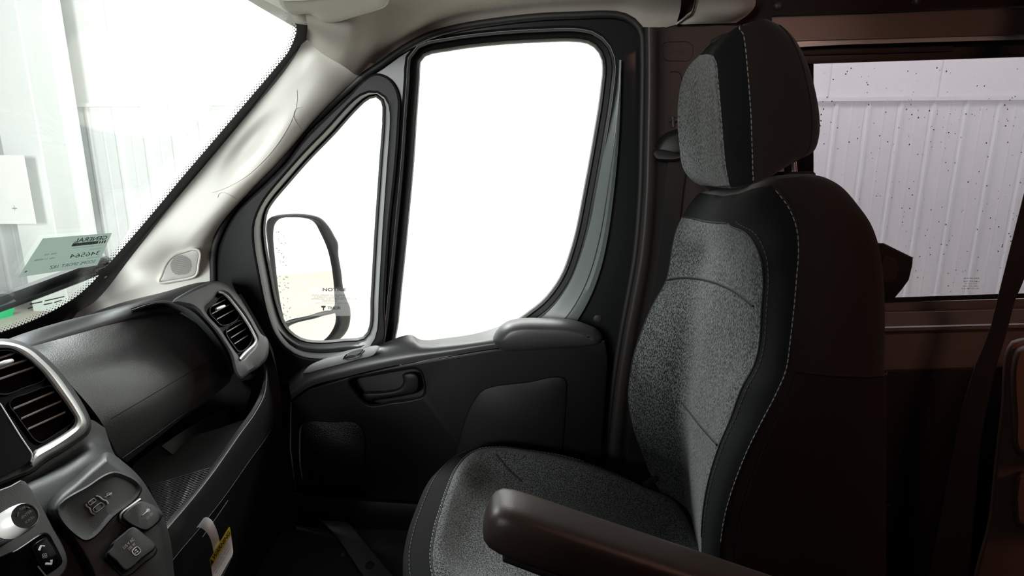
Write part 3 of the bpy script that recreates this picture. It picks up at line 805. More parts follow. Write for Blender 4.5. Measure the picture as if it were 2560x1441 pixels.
# panel body with handle recess
body = L2((726, 1006), (774, 972), (868, 944), (965, 921), (1047, 906), (1130, 892), (1206, 879), (1270, 869), (1400, 858), (1512, 850), (1520, 900), (1508, 1060), (1490, 1268), (1250, 1262), (1042, 1256), (880, 1246), (764, 1237), (738, 1225), (724, 1120))
hr = cclosed(L2((872, 953), (930, 938), (990, 927), (1040, 922), (1052, 930), (1059, 950), (1062, 975), (1058, 990), (1035, 998), (975, 1007), (930, 1014), (912, 1008), (900, 997)), 60)
plate('door_panel', body, DOOR, 0.066, 0.010, 'door_plastic', door, holes=[hr], bev=0.006, bpx=5)
plate('handle_well', offset2(hr, 2), DOOR, 0.024, 0.018, 'recess_black', door)
rings('handle_rim', [[D(p.x, p.y, 0.064) for p in offset2(hr, 3)], [D(p.x, p.y, 0.0695) for p in offset2(hr, 1)], [D(p.x, p.y, 0.066) for p in offset2(hr, -2)], [D(p.x, p.y, 0.024) for p in offset2(hr, -3)]], 'door_plastic', door)
hd = pillow('door_handle', cclosed(L2((905, 985), (960, 978), (1000, 968), (1008, 955), (1006, 937), (1030, 930), (1046, 938), (1050, 965), (1044, 980), (1010, 990), (950, 1000), (915, 1003)), 60), DOOR, 0.030, 0.062, 7, 'door_plastic', door)
# armrest pad
ap = cclosed(L2((1232, 850), (1238, 832), (1255, 812), (1278, 800), (1371, 796), (1430, 800), (1470, 812), (1497, 826), (1507, 845), (1500, 858), (1470, 866), (1371, 873), (1290, 878), (1258, 877), (1240, 866)), 80)
loops = []
for px_, dy, o_ in ((0, 0, 0.03), (0, 0, 0.058), (2, 2, 0.072), (6, 4, 0.086), (13, 6, 0.098), (21, 6, 0.105), (28, 5, 0.108)):
    loops.append([D(p.x, p.y + dy, o_) for p in offset2(ap, -px_)])
bm = bmesh.new(); vs = bm_grid(bm, loops, cu=True); last = vs[-1]
bmesh.ops.triangle_fill(bm, use_beauty=True, edges=[bm.edges.get((last[i], last[(i + 1) % len(last)])) for i in range(len(last))], normal=DOOR.n)
finish(bm, 'armrest', 'ledge_plastic', door, True, 60)
# window switch plate
SWP = plane(tuple(D(857, 899, 0.056)), tuple((D(950, 872, 0.05) - D(857, 880, 0.012)).cross(D(857, 920, 0.068) - D(857, 880, 0.012)) * (-1)))
if SWP.n.dot(CAM - SWP.p0) < 0: SWP.n.negate()
swl = cclosed(L2((758, 934), (772, 916), (800, 902), (850, 888), (900, 874), (945, 864), (949, 866), (942, 880), (933, 889), (900, 898), (850, 912), (800, 925), (770, 933)), 60)
sp = plate('switch_plate', swl, SWP, 0.006, -0.004, 'dash_grey', door, bev=0.002, bpx=2)
rings('switch_well', [[SWP(p.x, p.y, 0.0062) for p in offset2(l, d)] for l, d in ((cclosed(L2((857, 898), (870, 884), (890, 876), (908, 874), (905, 886), (895, 893), (875, 898)), 32), 0), (cclosed(L2((857, 898), (870, 884), (890, 876), (908, 874), (905, 886), (895, 893), (875, 898)), 32), -9))], 'recess_black', sp, cap1=True)
sheet('switch_rocker', [[SWP(860, 897, 0.0075), SWP(875, 896, 0.0085), SWP(892, 892, 0.0085), SWP(902, 886, 0.0075)], [SWP(864, 892, 0.012), SWP(877, 889, 0.013), SWP(892, 886, 0.013), SWP(903, 880, 0.012)]], 'black_plastic', sp, 4, 2, 0.002)
tube('switch_rim', [SWP(x, y, 0.0072) for x, y in ((857, 898), (860, 892), (866, 886))], 0.0012, 'satin', sp, 6)
tube('switch_rim', [SWP(x, y, 0.0072) for x, y in ((899, 889), (905, 882), (911, 876))], 0.0012, 'satin', sp, 6)
# map pocket cover, lower speaker grille, sill
pillow('map_pocket', cclosed(L2((1200, 978), (1222, 968), (1320, 954), (1405, 942), (1416, 948), (1418, 990), (1412, 1080), (1404, 1180), (1396, 1246), (1250, 1250), (1120, 1248), (1140, 1120)), 70), DOOR, 0.060, 0.074, 6, 'door_plastic', door, 3)
sg = pillow('speaker_cover', cclosed(L2((752, 1062), (772, 1052), (830, 1054), (885, 1054), (905, 1068), (914, 1092), (913, 1150), (908, 1212), (860, 1219), (790, 1220), (760, 1216), (750, 1180), (746, 1110)), 60), DOOR, 0.060, 0.074, 6, 'speaker_mesh', door, 3)
sheet('door_sill', [[D(735, 1228, 0.05), D(764, 1236, 0.05), D(880, 1244, 0.05), D(1042, 1256, 0.05), D(1500, 1280, 0.05)], [D(737, 1236, 0.085), D(766, 1243, 0.085), D(880, 1251, 0.085), D(1042, 1262, 0.085), D(1500, 1288, 0.085)], [D(740, 1320, 0.095), D(770, 1330, 0.095), D(880, 1340, 0.095), D(1042, 1350, 0.095), D(1500, 1370, 0.095)]], 'door_plastic', door, 4, 4, 0.006)

# floor step beside the seat
fs = thing('trim_2', 'dark grey step trim on the cab floor beside the seat', None, (-0.3, 1.05, 0.3), kind='structure')
STP = plane((-0.3, 1.0, 0.36), (0.05, -0.25, 1.0))
plate('step_strip', resample(dense(L2((795, 1291), (835, 1296), (872, 1309), (905, 1348), (945, 1396), (1000, 1462), (1030, 1500), (960, 1500), (905, 1436), (870, 1384), (838, 1338)), True, 4), 60, True), STP, 0.006, -0.02, 'step_plastic', fs, bev=0.003, bpx=3)
dome('step_bolt', STP(924, 1415, 0.005), STP.n, 0.011, 0.006, 'rubber', fs, 14, 4)
dome('step_clip', STP(858, 1388, -0.012), STP.n, 0.006, 0.004, 'step_plastic', fs, 10, 3)
plate('step_well', L2((560, 1270), (764, 1262), (1042, 1290), (1300, 1310), (1300, 1650), (480, 1650)), STP, -0.015, -0.04, 'floor_rubber', fs, smooth=False)

# lettering on the panes
etch = [((873, 793), (904, 790.5), (873, 791 - 0.5), 'MOPAR')]
def pane_text(parent, s, x0, x1, yb, h, M, off, m, mirror=False, bold=0.0):
    a_, b_ = (x1, x0) if mirror else (x0, x1)
    return ptext('glass_lettering', s, M, (a_, yb), (b_, yb), (a_, yb - h), off, m, parent, bold)
pane_text(door, 'MOPAR', 880, 903, 794, 2.6, DOOR, -0.0485, 'etch_print', True, 0.02)
pane_text(door, 'LAMINATED  AS-3', 830, 896, 802, 2.4, DOOR, -0.0485, 'etch_print', True)
pane_text(door, 'M601  DOT-563', 874, 905, 806, 3.0, DOOR, -0.0485, 'etch_print', True)
pane_text(door, 'E2 43R', 868, 899, 813, 2.4, DOOR, -0.0485, 'etch_print', True)
pane_text(door, 'MOPAR', 1316, 1339, 688, 2.6, DOOR, -0.0565, 'etch_print', True)
pane_text(door, 'TEMPERED AS-2', 1304, 1340, 698, 2.4, DOOR, -0.0565, 'etch_print', True)
pane_text(door, 'M540 DOT-563', 1300, 1340, 706, 2.4, DOOR, -0.0565, 'etch_print', True)

# clear notice film on the quarter pane
nf = thing('notice_film', 'clear printed notice film stuck on the quarter window', 'sticker', tuple(D(830, 750, -0.052)))
plate('film', L2((762, 712), (843, 722), (868, 734), (912, 752), (924, 790), (775, 791)), DOOR, -0.0475, -0.0480, 'clear_film', nf, smooth=False)
def nft(s, x0, x1, yb, h, bold=0.0, m='etch_print_dark'): return ptext('lettering', s, DOOR, (x0, yb), (x1, yb), (x0, yb - h), -0.0468, m, nf, bold)
nft('NOTICE', 807, 866, 728.5, 8, 0.02, 'black_print')
nft('DIGITAL VERSIONS OF THE OWNER\'S MANUAL', 780, 890, 740, 3.2)
nft('& WARRANTY GUIDE ARE AVAILABLE FOR', 786, 888, 744.5, 3.2)
nft('DOWNLOAD. SCAN THIS CODE WITH YOUR', 779, 892, 749.5, 3.4)
nft('SMARTPHONE.', 805, 842, 754.5, 3.2)
nft('https://www.thormotorcoach.com/owners', 788, 887, 759.5, 2.8)
nft('THOR', 819, 852, 774, 7.5, 0.015, 'black_print')
plate('logo_mark', L2((803, 765), (814, 765), (814, 769), (810.5, 770), (810, 777), (807.5, 777), (807, 770), (803, 769)), DOOR, -0.0468, -0.0472, 'black_print', nf, smooth=False)

# ================================================================ OUTSIDE MIRROR
mir = thing('side_mirror', 'black outside mirror with upper and lower glass beyond the quarter window', 'mirror', tuple(P(720, 800, 1.62)))
mn = Vector((0.87, -0.49, 0.0)).normalized()
MIR = plane(tuple(P(770, 690, 1.66)), tuple(mn))
mo = cclosed(L2((668, 552), (676, 543), (690, 538), (735, 534), (770, 536), (801, 545), (822, 566), (836, 590), (845, 608), (846, 636), (853, 678), (860, 730), (868, 752), (875, 768), (876, 799), (868, 828), (848, 850), (800, 872), (740, 868), (712, 835), (697, 780), (680, 690), (670, 620)), 120)
g1 = cclosed(L2((684, 575), (688, 560), (699, 548), (735, 544), (770, 547), (794, 556), (811, 584), (829, 626), (838, 665), (843, 700), (846, 745), (846, 766), (838, 776), (790, 788), (735, 803), (715, 806), (706, 780), (697, 730), (688, 650)), 100)
g2 = cclosed(L2((722, 818), (735, 810), (783, 798), (838, 784), (847, 786), (849, 803), (842, 825), (822, 850), (790, 862), (745, 856), (727, 838)), 80)
plate('mirror_bezel', mo, MIR, 0.012, -0.05, 'black_plastic', mir, holes=[g1, g2], bev=0.010, bpx=5)
pillow('mirror_housing', mo, plane(tuple(MIR.p0), tuple(-mn)), 0.03, 0.12, 40, 'black_plastic', mir)
plate('upper_glass', offset2(g1, 3), MIR, -0.002, -0.008, 'mirror', mir, smooth=False)
plate('lower_glass', offset2(g2, 3), MIR, -0.002, -0.008, 'mirror', mir, smooth=False)
bm = bmesh.new()
for k in range(90):
    px_, py_ = random.uniform(690, 735), random.uniform(575, 800)
    if abs(px_ - (695 + (py_ - 575) * 0.09)) > 16: continue
    c = MIR(px_, py_, -0.001); r = random.uniform(0.0012, 0.0028)
    ax_ = mn.orthogonal().normalized(); bx_ = mn.cross(ax_)
    top = bm.verts.new(c + mn * r * 0.6)
    vs = [bm.verts.new(c + ax_ * r * math.cos(t * math.pi / 3) + bx_ * r * math.sin(t * math.pi / 3)) for t in range(6)]
    for t in range(6): bm.faces.new((vs[t], vs[(t + 1) % 6], top))
o = finish(bm, 'water_drop', 'box_grey', mir, True); o['kind'] = 'stuff'
tube('mirror_arm', copen([P(640, 860, 1.40), P(660, 872, 1.50), P(700, 868, 1.60), P(730, 850, 1.68)], 20), 0.028, 'black_plastic', mir, 12)

# ================================================================ B-PILLAR AND THE SIDE WALL BEHIND
bp = thing('trim_3', 'dark pillar cover behind the passenger door', None, tuple(P(1620, 1300, 1.27)), kind='structure')
seam = [(1606, 68), (1607, 130), (1607, 240), (1605, 340), (1601, 486), (1588, 640), (1568, 755), (1553, 835), (1534, 957), (1512, 1180), (1498, 1441)]
rows = []
for x, y in seam:
    y0 = D(x, y).y
    rows.append([P(x + 1, y, y0 + 0.01), P(x + 6, y, y0 - 0.012), P(x + 16, y, y0 - 0.022), P(x + 30, y, y0 - 0.018), P(x + 45, y, y0 + 0.005), P(x + 90, y - 4, y0 + 0.02), P(x + 200, y - 4, y0 + 0.03), P(x + 330, y - 4, y0 + 0.035)])
BPG = sample_grid(rows, 5, 6)
sheet('pillar_cover', BPG, 'pillar_plastic', bp, linear=True, thick=0.004)
bpt = caster(BPG)
ov = cclosed(L2((1660, 108), (1690, 105), (1722, 106), (1731, 116), (1732, 136), (1724, 150), (1690, 152), (1664, 150), (1656, 140), (1655, 118)), 40)
tube('airbag_mark', [bpt(p.x, p.y, 0.0005) for p in ov + [ov[0]]], 0.0008, 'recess_black', bp, 5)
text('lettering', 'AIRBAG', bpt(1668, 133, 0.001), bpt(1720, 131, 0.001), bpt(1668, 123, 0.001), 'dark_metal', bp)
tube('cover_slot', [bpt(p.x, p.y, 0.0005) for p in copen(L2((1674, 181), (1695, 180), (1702, 186), (1702, 230), (1701, 300)), 20)], 0.0012, 'recess_black', bp, 5)
tube('cover_joint', [bpt(x, y, 0.001) for x, y in ((1530, 1004), (1550, 1005), (1575, 1006))], 0.001, 'recess_black', bp, 5)
# dark textile behind the shelf end
sheet('upper_textile', [[P(1600, 66, 1.235), P(1760, 62, 1.25), P(1930, 60, 1.26)], [P(1600, -60, 1.20), P(1760, -60, 1.20), P(1930, -60, 1.22)], [P(1600, -200, 1.12), P(1760, -200, 1.12), P(1930, -200, 1.14)]], 'carpet', bp, 3, 3, 0.004)

# front seat belt
sb = thing('seat_belt', 'black seat belt hanging from the door pillar behind the seat', 'seat belt', tuple(bpt(1640, 900)))
b1 = [(1682, 392), (1672, 450), (1662, 540), (1645, 680), (1625, 800), (1600, 950), (1580, 1100), (1560, 1300)]
lft = copen([bpt(x - 27, y, 0.022) for x, y in b1], 30); rgt = copen([bpt(x + 27, y, 0.022) for x, y in b1], 30)
sheet('webbing', [lft, rgt], 'webbing', sb, linear=True, thick=0.0015)
BA = plane(tuple(bpt(1670, 350, 0.012)), (-0.2, -1, 0.1))
pillow('belt_guide', cclosed(L2((1632, 386), (1640, 362), (1655, 340), (1680, 326), (1712, 322), (1716, 385), (1700, 392), (1665, 396), (1645, 396)), 50), BA, 0.0, 0.035, 16, 'black_plastic', sb)
pillow('guide_base', cclosed(L2((1629, 384), (1634, 374), (1700, 382), (1712, 388), (1705, 398), (1660, 404), (1638, 400)), 40), BA, 0.0, 0.04, 6, 'black_plastic', sb)
tube('guide_bolt', [bpt(1672, 300, 0.004), bpt(1700, 300, 0.004)], 0.005, 'dark_metal', sb, 8)
tube('guide_bolt', [bpt(1678, 292, 0.006), bpt(1680, 318, 0.006)], 0.004, 'dark_metal', sb, 8)
# small hook
hk = thing('coat_hook', 'small pinkish brown hook at the pillar beside the seat bolster', 'hook', tuple(bpt(1592, 812)))
tube('hook_arm', copen([bpt(1589, 798, 0.06), bpt(1590, 812, 0.062), bpt(1598, 816, 0.056), bpt(1616, 820, 0.05)], 14), [0.0055] * 5 + [0.005] * 9, 'hook_pink', hk, 8)

# ---------------------------------------------------------------- passenger side wall with rear window
sw = thing('wall_panel_side', 'taupe metal side wall with the rear side window', None, (0.9, 1.33, 0.3), kind='structure')
sw.name = 'wall_side'
def rwp(name, pts, o1, o0, m, bev=0.0, bpx=0.0, holes=()): return plate(name, L2(*pts), RW, o1, o0, m, sw, holes=holes, bev=bev, bpx=bpx)
rwp('carpet_panel', ((1860, -320), (3000, -360), (3000, -2), (2560, 14), (2200, 30), (1925, 39), (1880, 60)), 0.075, 0.0, 'carpet')
for x, y in ((1945, 14), (2288, 4), (2620, -8)): dome('stud', RW(x, y, 0.075), RW.n, 0.0115, 0.008, 'dark_metal', sw, 16, 4)
sheet('roof_rail', [[RW(1900, 38, 0.04), RW(1930, 40, 0.04), RW(2560, 15, 0.04), RW(3000, -3, 0.04)], [RW(1900, 41, 0.062), RW(1930, 43, 0.062), RW(2560, 18, 0.062), RW(3000, 0, 0.062)], [RW(1900, 106, 0.062), RW(1960, 103, 0.062), RW(2560, 86, 0.062), RW(3000, 74, 0.062)], [RW(1900, 107, 0.01), RW(1960, 104, 0.01), RW(2560, 87, 0.01), RW(3000, 75, 0.01)]], 'taupe_metal', sw, linear=True, thick=0.004, smooth=False)
rwp('window_head', ((1900, 104), (1990, 102), (2560, 86), (3000, 74), (3000, 130), (2560, 143), (2030, 160), (1900, 164)), 0.012, -0.03, 'dark_metal', 0.004, 4)
rwp('window_track', ((1900, 120), (2030, 117), (2380, 110), (2385, 128), (2030, 138), (1900, 141)), 0.022, 0.012, 'dark_panel', 0.003, 3)
rwp('window_seal', ((1900, 744), (2230, 744), (2510, 735), (3000, 722), (3000, 736), (2560, 746), (2212, 757), (1900, 762)), 0.014, -0.03, 'rubber', 0.003, 2)
rw_pane = plate('rear_pane', L2((1900, 150), (3000, 118), (3000, 745), (1900, 765)), RW, 0.0, -0.005, 'privacy_glass', sw, smooth=False)
# rain drops on the outside of the rear pane
bm = bmesh.new()
for k in range(420):
    px_, py_ = random.uniform(2040, 2555), random.uniform(170, 735)
    if random.random() > 0.35 + 0.65 * abs(math.sin(px_ * 0.013) * math.cos(py_ * 0.011)): continue
    c = RW(px_, py_, -0.0055); r = random.uniform(0.0007, 0.0019)
    ex, ez = Vector((1, 0, 0)), Vector((0, 0, 1))
    top = bm.verts.new(c + Vector((0, r * 0.5, 0)))
    vs = [bm.verts.new(c + ex * r * math.cos(t * math.pi / 3) + ez * r * 1.1 * math.sin(t * math.pi / 3)) for t in range(6)]
    for t in range(6): bm.faces.new((vs[t], vs[(t + 1) % 6], top))
o = finish(bm, 'rain_drop', 'drop_water', rw_pane, True); o['kind'] = 'stuff'
for s, x0, x1, yb, h in (('MOPAR', 2408, 2447, 698.5, 4), ('LAMISAFE TEMP', 2408, 2447, 705.5, 3.4), ('DOT 563 TX', 2413, 2442, 711.5, 3.4), ('M501 AS3 2024', 2408, 2444, 717.5, 3.4), ('43R-0000 THAILAND', 2403, 2447, 723.5, 3.4), ('. . . . .', 2405, 2426, 730, 1.5), ('. . .', 2422, 2433, 734, 1.5)):
    pane_text(sw, s, x0, x1, yb, h, RW, 0.0012, 'etch_print_dark', True)
rwp('rear_pillar', ((1740, 100), (2034, 100), (2034, 772), (1930, 790), (1930, 1600), (1680, 1600)), -0.004, -0.02, 'dark_panel')
# sill pressings below the window
sx = ((1900, 766), (2212, 757), (2560, 748), (3000, 737))
def srow(dy, off): return [RW(x, y + dy, off) for x, y in sx]
sheet('window_sill', [srow(0, 0.008), srow(20, 0.010), srow(24, 0.020), srow(26, 0.050), srow(60, 0.072), srow(64, 0.078), srow(72, 0.078), srow(76, 0.066), srow(80, 0.060), srow(168, 0.058)], 'taupe_metal', sw, linear=True, thick=0.003, smooth=False)
dome('panel_hole', RW(2245, 855, 0.0585), RW.n, 0.0058, 0.0004, 'recess_black', sw, 16, 2)
rwp('lower_panel', ((1900, 934), (2212, 926), (2560, 917), (3000, 906), (3000, 1600), (1900, 1600)), 0.066, 0.0, 'dark_panel', 0.004, 3)
dome('panel_screw', RW(2335, 944, 0.066), RW.n, 0.009, 0.004, 'dark_metal', sw, 14, 3)
dome('panel_screw', RW(2220, 1268, 0.066), RW.n, 0.009, 0.004, 'dark_metal', sw, 14, 3)

rwp('rear_quarter_panel', ((2980, -360), (3950, -400), (3950, 1600), (2980, 1600)), 0.07, -0.02, 'dark_panel')
# dark strap hanging across the rear window, behind it the bench
rs = thing('rear_seat_belt', 'dark wide strap slanting down in front of the rear window', 'strap', tuple(P(2400, 1300, 1.10)))
lf = [(2740, -210), (2670, 60), (2600, 330), (2560, 486), (2506, 700), (2495, 744), (2472, 834), (2436, 921), (2395, 1070), (2354, 1281), (2320, 1460), (2280, 1700)]
rg = [(2830, -210), (2755, 60), (2680, 330), (2622, 486), (2560, 700), (2539, 746), (2518, 829), (2490, 921), (2458, 1070), (2436, 1281), (2420, 1460), (2400, 1700)]
sheet('webbing', [[P(x, y, 1.12) for x, y in copen(L2(*lf), 40)], [P(a_.x * .5 + b_.x * .5, a_.y * .5 + b_.y * .5, 1.112) for a_, b_ in zip(copen(L2(*lf), 40), copen(L2(*rg), 40))], [P(x, y, 1.12) for x, y in copen(L2(*rg), 40)]], 'webbing', rs, linear=True, thick=0.0018)
# angular black thing behind the seat
bx = thing('black_bracket', 'black angular plastic box in front of the rear window behind the seat', 'box', tuple(P(2200, 755, 1.0)))
BX = plane(tuple(P(2200, 690, 1.0)), (0.15, -1, 0))
plate('box_shell', L2((2120, 600), (2200, 608), (2209, 608), (2282, 644), (2281, 662), (2272, 700), (2256, 722), (2236, 746), (2226, 752), (2120, 756)), BX, 0.02, -0.05, 'recess_black', bx, bev=0.006, bpx=5)
tube('stand_post', [Vector((P(2160, 745, 1.0).x, 1.02, z)) for z in (P(2160, 745, 1.0).z, 0.5, 0.0)], 0.016, 'black_plastic', bx, 12)
plate('box_panel', cclosed(L2((2212, 640), (2240, 650), (2246, 672), (2236, 700), (2214, 705)), 24), BX, 0.021, 0.018, 'dark_panel', bx)
# rear bench at the right edge
rb = thing('rear_bench', 'brown leather bench end at the right edge', 'bench', tuple(P(2560, 1441, 0.80)))
BN = plane(tuple(P(2530, 1100, 0.82)), (-0.45, -1, 0))
pillow('bench_side', resample(dense(L2((2516, 870), (2528, 853), (2560, 845), (2640, 842), (2700, 1500), (2440, 1500), (2472, 1292), (2488, 1137), (2503, 1009), (2511, 885)), True, 6), 80, True), BN, 0.0, 0.03, 12, 'brown_leather', rb)
pillow('back_cushion', cclosed(L2((2532, 890), (2545, 868), (2580, 862), (2660, 866), (2670, 1140), (2600, 1150), (2556, 1146), (2536, 1130), (2530, 1050)), 60), BN, 0.02, 0.07, 16, 'brown_leather', rb)
pillow('seat_cushion', cclosed(L2((2534, 1205), (2542, 1182), (2570, 1176), (2660, 1178), (2680, 1330), (2600, 1330), (2540, 1318), (2530, 1270)), 60), BN, 0.02, 0.07, 16, 'brown_leather', rb)

box('bench_base', (0.95, 0.80, 0.0), (1.50, 1.05, 0.32), 'dark_panel', rb, 0.02)
box('bench_pad', (0.95, 0.80, 0.32), (1.50, 1.05, 0.42), 'brown_leather', rb, 0.04)
box('bench_back', (1.16, 0.86, 0.38), (1.50, 1.08, 1.00), 'brown_leather', rb, 0.05)

# ================================================================ DASHBOARD
dash = thing('dashboard', 'black dashboard with glovebox lid, chrome framed vents and sockets', 'dashboard', (-0.8, 0.5, 0.4))
F1 = plane((-0.608, 0.69, 0.968), (0.079, 0, 0.052))     # centre vents and screen
F2 = plane((-0.612, 1.15, 0.997), (0.103, 0, 0.051))     # outer vent
F3 = plane((-0.530, 0.545, 0.927), (0.041, 0, 0.024))    # socket pod and controls
def PXc(px, py, X):
    p = PX(px, py, X)
    return p if p.y <= 1.205 else P(px, py, 1.205)
# dark carcass behind everything
box('dash_carcass', (-1.10, -0.55, 0.40), (-0.84, 1.19, 0.90), 'recess_black', dash)
box('under_dash', (-1.10, -0.55, 0.30), (-0.66, 1.19, 0.62), 'recess_black', dash, 0.05)
box('driver_side_pad', (-1.10, -0.60, 0.45), (-0.72, 0.53, 1.035), 'dash_grey', dash, 0.06)
# upper pad from the windshield to the lid seam
rA = [WS(-420, 1010, 0.006), WS(-220, 948, 0.006), WS(-100, 907, 0.006), WS(0, 868, 0.006), WS(90, 840, 0.006), WS(150, 815, 0.006), P(232, 782, 1.155), P(305, 757, 1.145), P(416, 729, 1.165), P(486, 709, 1.19), P(528, 703, 1.21)]
rC = [PX(-400, 1040, -.75), PX(-220, 968, -.75), PX(-100, 925, -.75), PX(0, 888, -.75), PX(67, 862, -.75), PX(144, 836, -.75), PX(200, 820, -.75), PX(262, 803, -.75), PX(333, 781, -.745), PX(400, 763, -.735), PX(452, 757, -.72)]
rB = [a * 0.5 + b * 0.5 + Vector((0, 0, 0.006)) for a, b in zip(rA, rC)]
rC2 = [p + Vector((0.006, 0, -0.008)) for p in rC]
rC3 = [p + Vector((-0.01, 0, -0.03)) for p in rC]
sheet('upper_pad', [rA, rB, rC, rC2, rC3], 'dash_grey', dash, 5, 6, 0.004)
# glovebox / airbag lid
lidrows = [
    ((67, 866, -.750), (144, 841, -.750), (250, 810, -.750), (333, 786, -.750), (416, 771, -.745)),
    ((100, 886, -.722), (190, 868, -.722), (300, 840, -.722), (390, 812, -.722), (462, 790, -.722)),
    ((133, 916, -.700), (230, 895, -.698), (330, 870, -.698), (420, 843, -.700), (502, 818, -.702)),
    ((178, 964, -.675), (270, 938, -.672), (365, 910, -.672), (455, 883, -.674), (541, 858, -.676)),
    ((249, 1049, -.650), (325, 1013, -.646), (400, 976, -.646), (480, 935, -.647), (568, 892, -.650)),
    ((272, 1095, -.645), (350, 1053, -.641), (425, 1010, -.641), (500, 968, -.642), (578, 918, -.646)),
    ((290, 1130, -.646), (365, 1083, -.643), (440, 1035, -.643), (510, 988, -.644), (580, 938, -.648)),
    ((306, 1148, -.655), (380, 1096, -.652), (448, 1046, -.652), (512, 1002, -.653), (574, 955, -.656)),
    ((318, 1156, -.675), (388, 1101, -.672), (452, 1050, -.672), (514, 1006, -.673), (568, 962, -.676))]
LG = sample_grid([[PX(*p) for p in r] for r in lidrows], 8, 6)
lid = sheet('glovebox_lid', LG, 'dash_plastic', dash, linear=True, thick=0.006)
lid_pt = caster(LG)
tube('lid_seam', [lid_pt(277 + (523 - 277) * t / 20, 1048 - (1048 - 903) * t / 20, 0.0008) for t in range(21)], 0.0007, 'recess_black', lid, 5)
for sq in (((523, 903), (527, 893), (543, 884), (545, 889), (531, 899), (523, 903)),):
    tube('airbag_mark', [lid_pt(x, y, 0.0008) for x, y in sq], 0.0006, 'recess_black', lid, 5)
tube('lid_edge_line', [PX(x, y, X + 0.002) for x, y, X in ((306, 1146, -.652), (380, 1094, -.649), (448, 1044, -.649), (512, 1000, -.650), (574, 953, -.653))], 0.0006, 'step_plastic', lid, 5)
# brow between lid and outer vent
br = [(330, 772), (375, 757), (418, 752), (455, 758), (485, 772), (515, 800), (545, 838), (572, 884), (588, 930)]
bi = [(330, 782), (375, 770), (418, 768), (448, 778), (474, 794), (502, 820), (532, 856), (558, 900), (574, 942)]
xo = [-.735, -.728, -.718, -.70, -.685, -.67, -.655, -.64, -.635]
rowb = [[PX(x, y, X) for (x, y), X in zip(br, xo)], [PX((x * 2 + a_) / 3, (y * 2 + b_) / 3, X + 0.012) for (x, y), (a_, b_), X in zip(br, bi, xo)], [PX((x + a_ * 2) / 3, (y + b_ * 2) / 3, X + 0.006) for (x, y), (a_, b_), X in zip(br, bi, xo)], [PX(a_, b_, X - 0.035) for (a_, b_), X in zip(bi, xo)]]
sheet('lid_brow', rowb, 'dash_grey', dash, 6, 4, 0.004)

# outer vent housing
hs_ = resample(dense(L2((430, 756), (470, 728), (505, 712), (540, 703), (568, 713), (594, 736), (612, 764), (634, 802), (655, 837), (667, 845), (672, 861), (668, 895), (652, 916), (622, 936), (602, 950), (590, 940), (574, 888), (545, 838), (512, 798), (482, 770)), True, 6), 120, True)
v_left = L2((511, 772), (530, 752), (548, 733), (562, 735), (583, 757), (608, 789), (627, 819), (637, 840), (640, 852), (634, 866), (618, 883), (603, 899), (594, 886), (583, 871), (550, 822), (517, 784))
vhole = cclosed(v_left, 80)
ov_ = plate('outer_vent_housing', hs_, F2, 0.010, -0.03, 'dash_grey', dash, holes=[vhole], bev=0.010, bpx=8)
up2 = cclosed(L2((526, 774), (540, 757), (555, 743), (566, 745), (583, 763), (597, 786), (593, 797), (563, 813), (553, 812), (541, 800), (528, 786)), 60)
lo2 = cclosed(L2((572, 820), (602, 803), (611, 806), (623, 825), (630, 843), (627, 855), (608, 876), (598, 878), (587, 866), (568, 836), (567, 827)), 60)
up1 = cclosed(L2((-60, 900), (-30, 886), (0, 879), (28, 879), (58, 891), (86, 914), (110, 936), (112, 946), (104, 953), (60, 969), (22, 984), (5, 985), (-40, 975), (-65, 940)), 70)
lo1 = cclosed(L2((25, 1012), (28, 1003), (70, 986), (112, 970), (126, 967), (141, 976), (160, 1000), (180, 1028), (186, 1042), (179, 1057), (150, 1078), (117, 1099), (103, 1106), (88, 1099), (72, 1079), (40, 1034)), 70)
def vent(name, M, openings, slat_sets, hole_loop, knob, panel_px, parent):
    v = plate(name, hole_loop, M, 0.002, -0.03, 'piano_black', parent, holes=[o for o in openings])
    v['label'] = 'gloss black air vent insert with slat glints painted pale'
    for o, sl in zip(openings, slat_sets):
        rings('vent_rim', [[M(p.x, p.y, 0.002) for p in offset2(o, 3.0)], [M(p.x, p.y, 0.0055) for p in offset2(o, 1.6)], [M(p.x, p.y, 0.0045) for p in offset2(o, 0.2)], [M(p.x, p.y, -0.012) for p in offset2(o, -0.5)]], 'slat', v)
        plate('vent_duct', offset2(o, 4), M, -0.026, -0.029, 'recess_black', v)
        for a_, b_ in sl:
            e = (Vector(b_) - Vector(a_)) * 0.03
            A, B = Vector(a_) - e, Vector(b_) + e
            n = M.n
            A0, B0 = M(A.x, A.y, -0.006), M(B.x, B.y, -0.006)
            dz = Vector((0, 0, 1))
            bmx = bmesh.new()
            pr = [(0, 0), (0.0010, 0.0010), (0.0010, 0.0026), (-0.018, 0.0030), (-0.018, -0.001)]
            bm_grid(bmx, [[A0 + n * p + dz * q for p, q in pr], [B0 + n * p + dz * q for p, q in pr]], cu=True)
            for f_ in (bmx.faces.ensure_lookup_table() or bmx.faces)[0:2]: f_.material_index = 1
            so = finish(bmx, 'vent_slat', 'slat', v, False); so.data.materials.append(MATS['slat_glint'])
    a_, b_ = knob
    tube('vent_knob', [M(*a_, 0.004), M(*((a_[0] + b_[0]) / 2, (a_[1] + b_[1]) / 2), 0.006), M(*b_, 0.004)], [0.0030, 0.0042, 0.0036], 'chrome', v, 8)
    return v
vent('outer_vent', F2, [up2, lo2], [(((529, 768), (562, 752)), ((531, 786), (573, 764)), ((543, 800), (585, 777))), (((568, 831.5), (607, 809)), ((578, 846.5), (616, 823)), ((586.6, 861.5), (618, 841.5)))], offset2(vhole, 1), ((540, 774), (560, 766)), None, dash)
